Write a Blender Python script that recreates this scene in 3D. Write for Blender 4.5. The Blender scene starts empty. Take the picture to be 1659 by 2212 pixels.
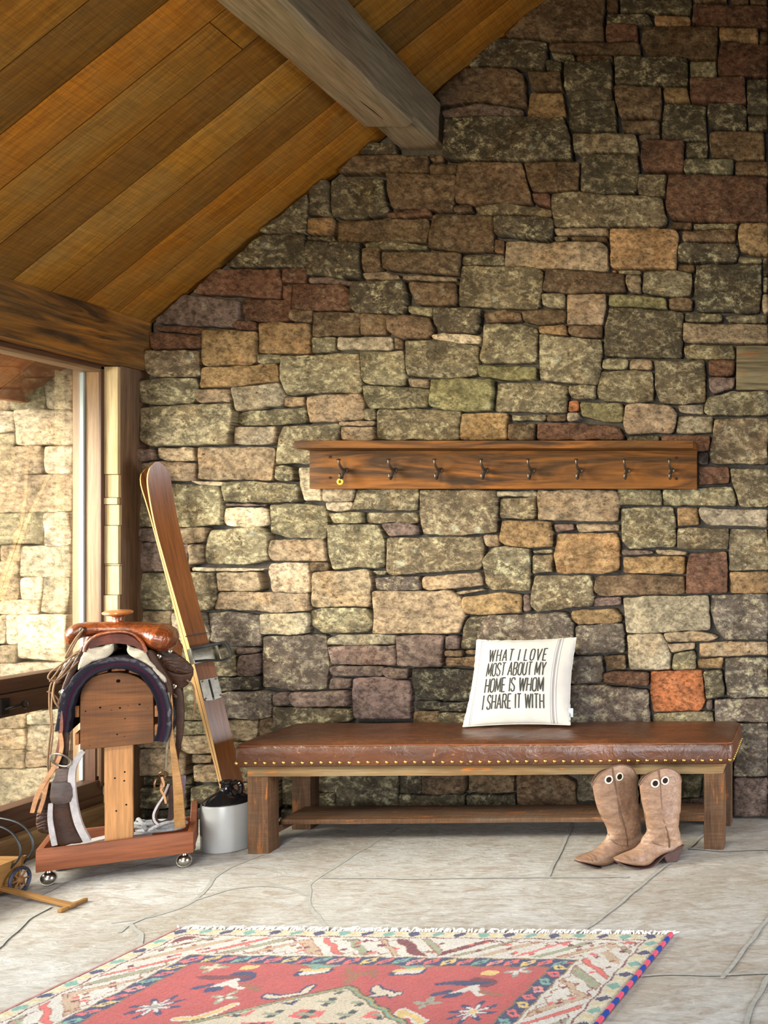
import bpy, bmesh, math, random
import numpy as np
from mathutils import Vector, Matrix, noise as mnoise
from mathutils.geometry import tessellate_polygon

# ------------------------------------------------------------------ camera, light, exposure
SC = bpy.context.scene
COL = SC.collection
F, VX, VY, H = 2160.0, 1835.0, 1168.0, 1.37      # focal length in px, axis pixel, eye height
WY = 4.93                                        # depth of the stone wall

cam = bpy.data.cameras.new('camera')
cam.sensor_fit = 'VERTICAL'
cam.sensor_height = 36.0
cam.lens = 36.0 * F / 2212.0
cam.shift_x = (829.5 - VX) / 2212.0
cam.shift_y = (VY - 1106.0) / 2212.0
cam.clip_start = 0.05
cam_o = bpy.data.objects.new('camera', cam)
COL.objects.link(cam_o)
cam_o.location = (0, 0, H)
cam_o.rotation_euler = (math.pi / 2, 0, 0)
SC.camera = cam_o

world = bpy.data.worlds.new('world')
SC.world = world
world.use_nodes = True
bg = world.node_tree.nodes['Background']
bg.inputs[0].default_value = (0.93, 0.97, 1.0, 1)
bg.inputs[1].default_value = 3.0

def area(name, loc, target, sx, sy, power, col, spread=180):
    l = bpy.data.lights.new(name, 'AREA')
    l.shape = 'RECTANGLE'; l.size = sx; l.size_y = sy
    l.energy = power; l.color = col; l.spread = math.radians(spread)
    o = bpy.data.objects.new(name, l)
    COL.objects.link(o)
    o.location = loc
    d = Vector(target) - Vector(loc)
    o.rotation_euler = d.to_track_quat('-Z', 'Y').to_euler()
    return o

# daylight through the side window, the glazed right side and the doors behind the camera
area('daylight_left_window', (-4.75, 3.0, 1.9), (-2.4, 4.8, 0.75), 1.6, 2.0, 410, (1.0, 0.94, 0.83), 110)
area('daylight_right_glazing', (2.5, 3.5, 0.95), (-1.6, 4.4, 0.25), 1.4, 1.6, 85, (0.92, 0.95, 1.0), 100)
area('daylight_rear_doors', (-1.2, -2.3, 1.1), (-1.8, 3.4, -0.2), 3.0, 1.6, 95, (0.95, 0.97, 1.0), 80)
area('added_overhead_light', (-1.7, 0.9, 3.1), (-1.9, 3.2, 0.0), 1.2, 0.9, 44, (0.90, 0.95, 1.0), 84)  # added overhead light, no such roof opening; keeps the space under the bench dark
# warm lamp beside the window, left of the picture
area('warm_lamp', (-2.3, 2.0, 2.3), (-1.5, 4.93, 2.0), 0.5, 0.4, 34, (1.0, 0.73, 0.30), 120)

SC.view_settings.view_transform = 'Standard'
SC.view_settings.look = 'None'
SC.view_settings.exposure = -0.56
SC.view_settings.gamma = 1.0
SC.view_settings.use_curve_mapping = False
SC.cycles.use_denoising = True
SC.cycles.max_bounces = 8
SC.cycles.diffuse_bounces = 5
SC.cycles.transparent_max_bounces = 12
SC.cycles.caustics_reflective = False
SC.cycles.caustics_refractive = False
SC.cycles.sample_clamp_indirect = 6.0

# ------------------------------------------------------------------ helpers
R = random.Random(7)
PI = math.pi

def lin(c):
    return tuple(((x / 255.0) / 12.92 if x / 255.0 <= 0.04045 else ((x / 255.0 + 0.055) / 1.055) ** 2.4) for x in c)

def at(px, py, Y):
    """world point seen at a pixel of the photograph at depth Y"""
    return Vector(((px - VX) * Y / F, Y, H + (VY - py) * Y / F))

def on_floor(px, py, z=0.0):
    Y = (H - z) * F / (py - VY)
    return Vector(((px - VX) * Y / F, Y, z))

XF = {}

def empty(name, loc, rz=0.0):
    o = bpy.data.objects.new(name, None)
    COL.objects.link(o)
    o.empty_display_size = 0.1
    o.location = loc
    o.rotation_euler = (0, 0, rz)
    XF[o.name] = Matrix.Translation(Vector(loc)) @ Matrix.Rotation(rz, 4, 'Z')
    return o

def tag(o, label=None, cat=None, group=None, kind=None):
    if label: o['label'] = label
    if cat: o['category'] = cat
    if group: o['group'] = group
    if kind: o['kind'] = kind
    return o

class MB:
    """collects shapes in world space, links them as one mesh object"""
    def __init__(self):
        self.v = []; self.f = []; self.m = []; self.g = []; self.c = []
    def add(self, verts, faces, mat=0, gv=None, col=(1, 1, 1, 1)):
        b = len(self.v)
        verts = [Vector(p) for p in verts]
        self.v += verts
        self.g += [tuple(p) for p in (gv if gv is not None else verts)]
        if len(col) == len(verts) and not isinstance(col[0], (int, float)):
            self.c += [tuple(k) for k in col]
        else:
            self.c += [tuple(col)] * len(verts)
        for f in faces:
            self.f.append([b + i for i in f]); self.m.append(mat)
        return self
    def box(self, c, s, rot=None, bevel=0.004, mat=0, col=(1, 1, 1, 1), grain=None, rough=0.0, seg=1):
        """box of size s at c; gv runs along the longest axis"""
        bm = bmesh.new()
        bmesh.ops.create_cube(bm, size=1.0)
        for q in bm.verts: q.co = Vector((q.co.x * s[0], q.co.y * s[1], q.co.z * s[2]))
        if seg > 1:
            ax = max(range(3), key=lambda i: s[i])
            es = [e for e in bm.edges if abs((e.verts[0].co - e.verts[1].co)[ax]) > 1e-6]
            bmesh.ops.subdivide_edges(bm, edges=es, cuts=seg, use_grid_fill=True)
        if bevel > 0:
            b = min(bevel, min(s) * 0.4)
            es = [e for e in bm.edges if e.calc_face_angle(0) > 0.5]
            bmesh.ops.bevel(bm, geom=es, offset=b, segments=2, profile=0.6, affect='EDGES')
        bm.verts.index_update()
        ax = grain if grain is not None else max(range(3), key=lambda i: s[i])
        oth = [i for i in range(3) if i != ax]
        off = Vector((R.uniform(-9, 9), R.uniform(-9, 9), R.uniform(-9, 9)))
        rot = rot or Matrix.Identity(3)
        vs, gs = [], []
        for q in bm.verts:
            p = q.co.copy()
            if rough:
                n = mnoise.noise_vector(p * 7 + off * 3) * rough + mnoise.noise_vector(p * 23 + off) * rough * 0.4
                p += n
            gs.append((p[ax] + off.x, p[oth[0]] + off.y, p[oth[1]] + off.z))
            vs.append(rot @ p + Vector(c))
        fs = [[w.index for w in f.verts] for f in bm.faces]
        bm.free()
        return self.add(vs, fs, mat, gs, col)
    def tube(self, pts, r, n=10, mat=0, closed=False, cap=True, flat=1.0, up=None, col=(1, 1, 1, 1)):
        pts = [Vector(p) for p in pts]
        N = len(pts)
        rs = r if isinstance(r, (list, tuple)) else [r] * N
        vs, gs = [], []
        prev = None
        L = 0
        for i, p in enumerate(pts):
            if closed: t = pts[(i + 1) % N] - pts[i - 1]
            else: t = pts[min(i + 1, N - 1)] - pts[max(i - 1, 0)]
            t.normalize()
            if prev is None:
                a = Vector(up) if up is not None else (Vector((0, 0, 1)) if abs(t.z) < 0.9 else Vector((1, 0, 0)))
                e1 = (a - t * a.dot(t)).normalized()
            else:
                e1 = (prev - t * prev.dot(t)).normalized()
            prev = e1
            e2 = t.cross(e1)
            if i: L += (p - pts[i - 1]).length
            for k in range(n):
                a = 2 * PI * k / n
                vs.append(p + e1 * (math.cos(a) * rs[i]) + e2 * (math.sin(a) * rs[i] * flat))
                gs.append((L, math.cos(a) * rs[i], math.sin(a) * rs[i]))
        fs = []
        for i in range(N if closed else N - 1):
            j = (i + 1) % N
            for k in range(n):
                l = (k + 1) % n
                fs.append([i * n + k, i * n + l, j * n + l, j * n + k])
        if cap and not closed:
            fs.append(list(range(n))[::-1]); fs.append([(N - 1) * n + k for k in range(n)])
        return self.add(vs, fs, mat, gs, col)
    def lathe(self, prof, c, n=32, mat=0, tilt=None, col=(1, 1, 1, 1)):
        vs, fs, gs = [], [], []
        tilt = tilt or Matrix.Identity(3)
        for (r, z) in prof:
            for k in range(n):
                a = 2 * PI * k / n
                p = Vector((r * math.cos(a), r * math.sin(a), z))
                gs.append(tuple(p)); vs.append(tilt @ p + Vector(c))
        for i in range(len(prof) - 1):
            for k in range(n):
                l = (k + 1) % n
                fs.append([i * n + k, i * n + l, (i + 1) * n + l, (i + 1) * n + k])
        fs.append(list(range(n))[::-1]); fs.append([(len(prof) - 1) * n + k for k in range(n)])
        return self.add(vs, fs, mat, gs, col)
    def torus(self, c, r, t, rot=None, n=24, m=8, mat=0, ry=None):
        rot = rot or Matrix.Identity(3)
        pts = [rot @ Vector((r * math.cos(2 * PI * k / n), (ry or r) * math.sin(2 * PI * k / n), 0)) + Vector(c) for k in range(n)]
        return self.tube(pts, t, m, mat, closed=True, up=rot @ Vector((0, 0, 1)))
    def ball(self, c, r, n=14, m=8, mat=0, sc=(1, 1, 1)):
        vs, fs = [], []
        vs.append(Vector(c) + Vector((0, 0, r * sc[2])))
        for i in range(1, m):
            a = PI * i / m
            for k in range(n):
                b = 2 * PI * k / n
                vs.append(Vector(c) + Vector((r * sc[0] * math.sin(a) * math.cos(b), r * sc[1] * math.sin(a) * math.sin(b), r * sc[2] * math.cos(a))))
        vs.append(Vector(c) - Vector((0, 0, r * sc[2])))
        for k in range(n):
            l = (k + 1) % n
            fs.append([0, 1 + k, 1 + l])
            for i in range(m - 2):
                fs.append([1 + i * n + k, 1 + (i + 1) * n + k, 1 + (i + 1) * n + l, 1 + i * n + l])
            fs.append([len(vs) - 1, 1 + (m - 2) * n + l, 1 + (m - 2) * n + k])
        return self.add(vs, fs, mat)
    def grid(self, fn, nu, nv, mat=0, closed_u=False, gv=None, col=None):
        vs = [Vector(fn(i / (nu if closed_u else nu - 1), j / (nv - 1))) for j in range(nv) for i in range(nu)]
        gs = [gv(i / (nu if closed_u else nu - 1), j / (nv - 1)) for j in range(nv) for i in range(nu)] if gv else None
        cs = [col(i / (nu - 1), j / (nv - 1)) for j in range(nv) for i in range(nu)] if col else (1, 1, 1, 1)
        fs = []
        for j in range(nv - 1):
            for i in range(nu if closed_u else nu - 1):
                k = (i + 1) % nu
                fs.append([j * nu + i, j * nu + k, (j + 1) * nu + k, (j + 1) * nu + i])
        return self.add(vs, fs, mat, gs, cs)
    def prism(self, front, back, mat=0, edge=0.0, gv=None):
        """solid between two outlines of equal length (lists of points)"""
        n = len(front)
        front = [Vector(p) for p in front]; back = [Vector(p) for p in back]
        loops = [front, back]
        if edge > 0:
            def inset(lp, e):
                c = sum(lp, Vector()) / n
                out = []
                for i, p in enumerate(lp):
                    a = (lp[i] - lp[i - 1]).normalized(); b = (lp[(i + 1) % n] - lp[i]).normalized()
                    nor = (lp[1] - lp[0]).cross(lp[2] - lp[1])
                    t = (a + b).normalized()
                    d = (c - p)
                    d -= t * d.dot(t)
                    out.append(p + (d.normalized() * e if d.length > 1e-6 else Vector()))
                return out
            dv = [(back[i] - front[i]).normalized() * edge for i in range(n)]
            loops = [inset(front, edge), [front[i] + dv[i] * 0.9 for i in range(n)],
                     [back[i] - dv[i] * 0.9 for i in range(n)], inset(back, edge)]
        vs = [p for lp in loops for p in lp]
        fs = []
        for a in range(len(loops) - 1):
            for i in range(n):
                j = (i + 1) % n
                fs.append([a * n + i, a * n + j, (a + 1) * n + j, (a + 1) * n + i])
        for a, flip in ((0, True), (len(loops) - 1, False)):
            tr = tessellate_polygon([loops[a]])
            for t in tr:
                t = [a * n + k for k in t]
                fs.append(t)
        return self.add(vs, fs, mat, gv)
    def build(self, name, mats, parent=None, smooth=True, angle=35.0):
        me = bpy.data.meshes.new(name)
        if not isinstance(mats, (list, tuple)): mats = [mats]
        for m in mats: me.materials.append(m)
        V = self.v
        if parent is not None:
            inv = XF[parent.name].inverted()
            V = [inv @ p for p in V]
        me.from_pydata([tuple(p) for p in V], [], self.f)
        me.polygons.foreach_set('material_index', self.m)
        a = me.attributes.new('gv', 'FLOAT_VECTOR', 'POINT')
        a.data.foreach_set('vector', np.array(self.g, dtype=np.float32).ravel())
        c = me.attributes.new('Col', 'FLOAT_COLOR', 'POINT')
        c.data.foreach_set('color', np.array(self.c, dtype=np.float32).ravel())
        bm = bmesh.new(); bm.from_mesh(me)
        bmesh.ops.recalc_face_normals(bm, faces=bm.faces)
        bm.to_mesh(me); bm.free()
        if smooth:
            me.polygons.foreach_set('use_smooth', [True] * len(me.polygons))
            me.set_sharp_from_angle(angle=math.radians(angle))
        me.update()
        o = bpy.data.objects.new(name, me)
        COL.objects.link(o)
        if parent is not None:
            o.parent = parent
            XF[o.name] = XF[parent.name]
        else:
            XF[o.name] = Matrix.Identity(4)
        return o

def struct(name, mb, mats, **k):
    o = mb.build(name, mats, **k)
    o['kind'] = 'structure'
    return o

def smooth_path(pts, n=6):
    """Catmull-Rom through the points"""
    pts = [Vector(p) for p in pts]
    out = []
    for i in range(len(pts) - 1):
        p0 = pts[max(i - 1, 0)]; p1 = pts[i]; p2 = pts[i + 1]; p3 = pts[min(i + 2, len(pts) - 1)]
        for k in range(n):
            t = k / n
            out.append(0.5 * ((2 * p1) + (p2 - p0) * t + (2 * p0 - 5 * p1 + 4 * p2 - p3) * t * t + (3 * p1 - p0 - 3 * p2 + p3) * t ** 3))
    out.append(pts[-1])
    return out

# ------------------------------------------------------------------ materials
class NT:
    def __init__(self, name):
        self.mat = bpy.data.materials.new(name)
        self.mat.use_nodes = True
        self.nt = self.mat.node_tree
        self.b = self.nt.nodes['Principled BSDF']
    def n(self, t, **k):
        x = self.nt.nodes.new(t)
        for a, b in k.items(): setattr(x, a, b)
        return x
    def l(self, a, b): self.nt.links.new(a, b)
    def attr(self, name):
        return self.n('ShaderNodeAttribute', attribute_name=name)
    def mapping(self, src, scale):
        m = self.n('ShaderNodeMapping'); m.inputs['Scale'].default_value = scale
        self.l(src, m.inputs['Vector']); return m.outputs[0]
    def noise(self, vec, scale, detail=5, rough=0.6, dist=0.0):
        x = self.n('ShaderNodeTexNoise'); x.inputs['Scale'].default_value = scale
        x.inputs['Detail'].default_value = detail; x.inputs['Roughness'].default_value = rough
        x.inputs['Distortion'].default_value = dist
        self.l(vec, x.inputs['Vector']); return x.outputs[0]
    def ramp(self, fac, stops):
        x = self.n('ShaderNodeValToRGB')
        e = x.color_ramp.elements
        while len(e) < len(stops): e.new(0.5)
        for k, (p, c) in enumerate(stops):
            e[k].position = p
            e[k].color = (c, c, c, 1) if isinstance(c, (int, float)) else tuple(c) + (1,)
        self.l(fac, x.inputs[0]); return x.outputs[0]
    def mix(self, fac, a, b, mode='MIX'):
        x = self.n('ShaderNodeMix', data_type='RGBA', blend_type=mode)
        if isinstance(fac, (int, float)): x.inputs[0].default_value = fac
        else: self.l(fac, x.inputs[0])
        for s, i in ((a, 6), (b, 7)):
            if isinstance(s, tuple): x.inputs[i].default_value = s + (1,) if len(s) == 3 else s
            else: self.l(s, x.inputs[i])
        return x.outputs[2]
    def math(self, op, a, b=0.0):
        x = self.n('ShaderNodeMath', operation=op)
        for s, i in ((a, 0), (b, 1)):
            if isinstance(s, (int, float)): x.inputs[i].default_value = s
            else: self.l(s, x.inputs[i])
        return x.outputs[0]
    def bump(self, h, strength=0.5, dist=0.01, prev=None):
        x = self.n('ShaderNodeBump'); x.inputs['Strength'].default_value = strength
        x.inputs['Distance'].default_value = dist
        self.l(h, x.inputs['Height'])
        if prev is not None: self.l(prev, x.inputs['Normal'])
        return x.outputs[0]
    def finish(self, color, rough, normal=None, spec=0.4, metal=0.0, coat=0.0):
        if isinstance(color, tuple): self.b.inputs['Base Color'].default_value = color + (1,)
        else: self.l(color, self.b.inputs['Base Color'])
        if isinstance(rough, (int, float)): self.b.inputs['Roughness'].default_value = rough
        else: self.l(rough, self.b.inputs['Roughness'])
        self.b.inputs['Specular IOR Level'].default_value = spec
        self.b.inputs['Metallic'].default_value = metal
        self.b.inputs['Coat Weight'].default_value = coat
        self.b.inputs['Coat Roughness'].default_value = 0.15
        if normal is not None: self.l(normal, self.b.inputs['Normal'])
        return self.mat

def m_stone(name='field_stone', gain=1.0):
    t = NT(name)
    col = t.attr('Col'); g = t.attr('gv').outputs['Vector']
    c = col.outputs['Color']; a = col.outputs['Alpha']
    mp = t.n('ShaderNodeMapping'); mp.inputs['Rotation'].default_value = (0, 0, 0.6); mp.inputs['Scale'].default_value = (0.85, 1.15, 1)
    t.l(g, mp.inputs['Vector']); gd = mp.outputs[0]
    n1 = t.noise(g, 6, 9, 0.66, 0.35)
    n2 = t.noise(gd, 36, 10, 0.78, 0.15)
    n3 = t.noise(gd, 17, 10, 0.78, 0.5)
    n4 = t.noise(gd, 120, 4, 0.7)
    n5 = t.noise(g, 4.2, 6, 0.6, 0.8)
    n6 = t.noise(g, 5.5, 5, 0.6, 0.4)
    # mineral staining inside each stone
    base = t.mix(1.0, c, t.ramp(n1, [(0.34, 0.58), (0.5, 1.0), (0.66, 1.38)]), 'MULTIPLY')
    warm = t.ramp(n5, [(0.50, 0.0), (0.70, 0.55)])
    base = t.mix(warm, base, t.mix(1.0, c, (1.20, 0.99, 0.78), 'MULTIPLY'))
    # dark and pale lichen, as much as the stone carries
    dk = t.math('MULTIPLY', t.ramp(n3, [(0.49, 0.0), (0.55, 1.0)]), t.ramp(n2, [(0.42, 0.1), (0.53, 1.0)]))
    dk = t.math('MULTIPLY', t.math('MULTIPLY', dk, a), t.ramp(n6, [(0.40, 0.25), (0.55, 1.0)]))
    base = t.mix(t.math('MULTIPLY', dk, 0.85), base, lin((54, 48, 36)))
    pl = t.math('MULTIPLY', t.ramp(n3, [(0.44, 1.0), (0.50, 0.0)]), t.ramp(n2, [(0.46, 0.0), (0.55, 1.0)]))
    pl = t.math('MULTIPLY', t.math('MULTIPLY', pl, a), t.ramp(n6, [(0.45, 1.0), (0.62, 0.25)]))
    base = t.mix(t.math('MULTIPLY', pl, 0.75), base, lin((198, 190, 150)))
    vo = t.n('ShaderNodeTexVoronoi'); vo.inputs['Scale'].default_value = 8.5
    wv = t.n('ShaderNodeVectorMath', operation='ADD')
    nz = t.n('ShaderNodeTexNoise'); nz.inputs['Scale'].default_value = 30
    t.l(g, nz.inputs['Vector'])
    sc = t.n('ShaderNodeVectorMath', operation='SCALE'); sc.inputs['Scale'].default_value = 0.035
    t.l(nz.outputs['Color'], sc.inputs[0]); t.l(g, wv.inputs[0]); t.l(sc.outputs[0], wv.inputs[1])
    t.l(wv.outputs[0], vo.inputs['Vector'])
    spot = t.math('MULTIPLY', t.ramp(vo.outputs['Distance'], [(0.13, 1.0), (0.19, 0.0)]), t.ramp(n1, [(0.5, 0.0), (0.56, 1.0)]))
    spot = t.math('MULTIPLY', spot, a)
    base = t.mix(t.math('MULTIPLY', spot, 0.8), base, lin((186, 186, 160)))
    n7 = t.noise(gd, 62, 6, 0.7, 0.4)
    pit = t.math('MULTIPLY', t.ramp(n7, [(0.34, 1.0), (0.42, 0.0)]), t.ramp(n5, [(0.42, 0.2), (0.58, 0.9)]))
    base = t.mix(pit, base, lin((40, 34, 26)))
    fl = t.ramp(n4, [(0.62, 0.0), (0.70, 0.6)])
    base = t.mix(fl, base, lin((208, 190, 158)))
    base = t.mix(1.0, base, t.ramp(n2, [(0.40, 0.42), (0.5, 1.0), (0.60, 1.48)]), 'MULTIPLY')
    if gain != 1.0:
        base = t.mix(1.0, base, (gain, gain, gain), 'MULTIPLY')
    b1 = t.bump(n3, 1.0, 0.028)
    b2 = t.bump(n2, 1.0, 0.014, b1)
    b3 = t.bump(n4, 0.45, 0.003, b2)
    return t.finish(base, 0.86, b3, 0.18)

def m_wood(name, c1, c2, c3=None, scale=1.0, rough=0.6, bump=0.35, spec=0.35, saw=0.0, knots=True, coat=0.0, contrast=1.0, patch=None):
    """grain runs along gv.x; Col tints it"""
    t = NT(name)
    g = t.attr('gv').outputs['Vector']; col = t.attr('Col').outputs['Color']
    long_ = t.mapping(g, (1.3 * scale, 13 * scale, 13 * scale))
    fine = t.mapping(g, (6 * scale, 110 * scale, 110 * scale))
    n1 = t.noise(long_, 1.6, 7, 0.6, 1.3)
    n2 = t.noise(fine, 1.0, 4, 0.6)
    n3 = t.noise(g, 2.6 * scale, 5, 0.6, 0.5)
    k = contrast
    c = t.mix(t.ramp(n1, [(0.5 - 0.2 / k, 0.0), (0.5 + 0.2 / k, 1.0)]), lin(c1), lin(c2))
    c = t.mix(t.ramp(n3, [(0.42, 0.0), (0.68, 0.75)]), c, lin(c3 or c2))
    if patch:
        n6 = t.noise(t.mapping(g, (2.2, 9, 9)), 2.2, 6, 0.7, 0.8)
        c = t.mix(t.ramp(n6, [(0.56, 0.0), (0.66, 0.9)]), c, lin(patch))
    c = t.mix(1.0, c, t.ramp(n2, [(0.25, 0.62), (0.65, 1.12)]), 'MULTIPLY')
    h = n2
    if saw:
        s = t.noise(t.mapping(g, (170 * scale, 7 * scale, 7 * scale)), 1.0, 3, 0.6)
        c = t.mix(saw, c, t.mix(1.0, c, t.ramp(s, [(0.3, 0.62), (0.7, 1.3)]), 'MULTIPLY'))
        h = t.math('ADD', n2, t.math('MULTIPLY', s, saw))
    c = t.mix(1.0, c, col, 'MULTIPLY')
    b = t.bump(h, bump, 0.003)
    b = t.bump(n1, bump * 0.7, 0.006, b)
    return t.finish(c, rough, b, spec, coat=coat)

def m_leather(name, c1, c2, rough=0.4, bump=0.2, scale=1.0, spec=0.5, coat=0.0, tool=0.0, wrinkle=0.0):
    t = NT(name)
    tc = t.n('ShaderNodeTexCoord').outputs['Object']
    n1 = t.noise(tc, 7 * scale, 7, 0.65, 0.6)
    n2 = t.noise(tc, 55 * scale, 5, 0.6)
    n3 = t.noise(t.mapping(tc, (3, 14, 14)), 2.0 * scale, 6, 0.7, 1.5)
    c = t.mix(t.ramp(n1, [(0.32, 0.0), (0.68, 1.0)]), lin(c1), lin(c2))
    c = t.mix(1.0, c, t.ramp(n3, [(0.35, 0.72), (0.65, 1.2)]), 'MULTIPLY')
    h = t.math('ADD', n2, t.math('MULTIPLY', n1, 1.5))
    nb = t.bump(h, bump, 0.004)
    if wrinkle:
        mp = t.n('ShaderNodeMapping'); mp.inputs['Rotation'].default_value = (0, 0, 0.7); mp.inputs['Scale'].default_value = (5, 16, 4)
        t.l(tc, mp.inputs['Vector'])
        w = t.noise(mp.outputs[0], 1.3, 5, 0.55, 1.6)
        nb = t.bump(w, wrinkle, 0.03, nb)
        sc = t.noise(mp.outputs[0], 5.0, 4, 0.6, 2.5)
        c = t.mix(t.ramp(sc, [(0.64, 0.0), (0.70, 0.5)]), c, lin((160, 104, 66)))
    if tool:
        v = t.n('ShaderNodeTexWave', wave_type='RINGS'); v.inputs['Scale'].default_value = 22
        v.inputs['Distortion'].default_value = 9; v.inputs['Detail'].default_value = 2
        v.inputs['Detail Scale'].default_value = 1.5
        t.l(tc, v.inputs['Vector'])
        nb = t.bump(v.outputs['Fac'], tool, 0.003, nb)
        c = t.mix(0.5, c, t.mix(1.0, c, t.ramp(v.outputs['Fac'], [(0.2, 0.45), (0.6, 1.1)]), 'MULTIPLY'))
    rr = t.math('ADD', t.math('MULTIPLY', n1, 0.25), rough - 0.12)
    return t.finish(c, rr, nb, spec, coat=coat)

def m_plain(name, c, rough=0.5, metal=0.0, spec=0.4, nscale=20, amt=0.25, bump=0.15, coat=0.0):
    t = NT(name)
    tc = t.n('ShaderNodeTexCoord').outputs['Object']
    n = t.noise(tc, nscale, 6, 0.65)
    col = t.mix(1.0, lin(c), t.ramp(n, [(0.3, 1.0 - amt), (0.7, 1.0 + amt)]), 'MULTIPLY')
    return t.finish(col, rough, t.bump(n, bump, 0.003), spec, metal, coat)

def m_fleece(name, c):
    t = NT(name)
    tc = t.n('ShaderNodeTexCoord').outputs['Object']
    n = t.noise(tc, 150, 5, 0.7)
    n2 = t.noise(tc, 25, 5, 0.6)
    col = t.mix(1.0, lin(c), t.ramp(n2, [(0.3, 0.75), (0.7, 1.08)]), 'MULTIPLY')
    b = t.bump(n2, 0.6, 0.01)
    return t.finish(col, 0.95, t.bump(n, 0.9, 0.006, b), 0.1)
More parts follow.
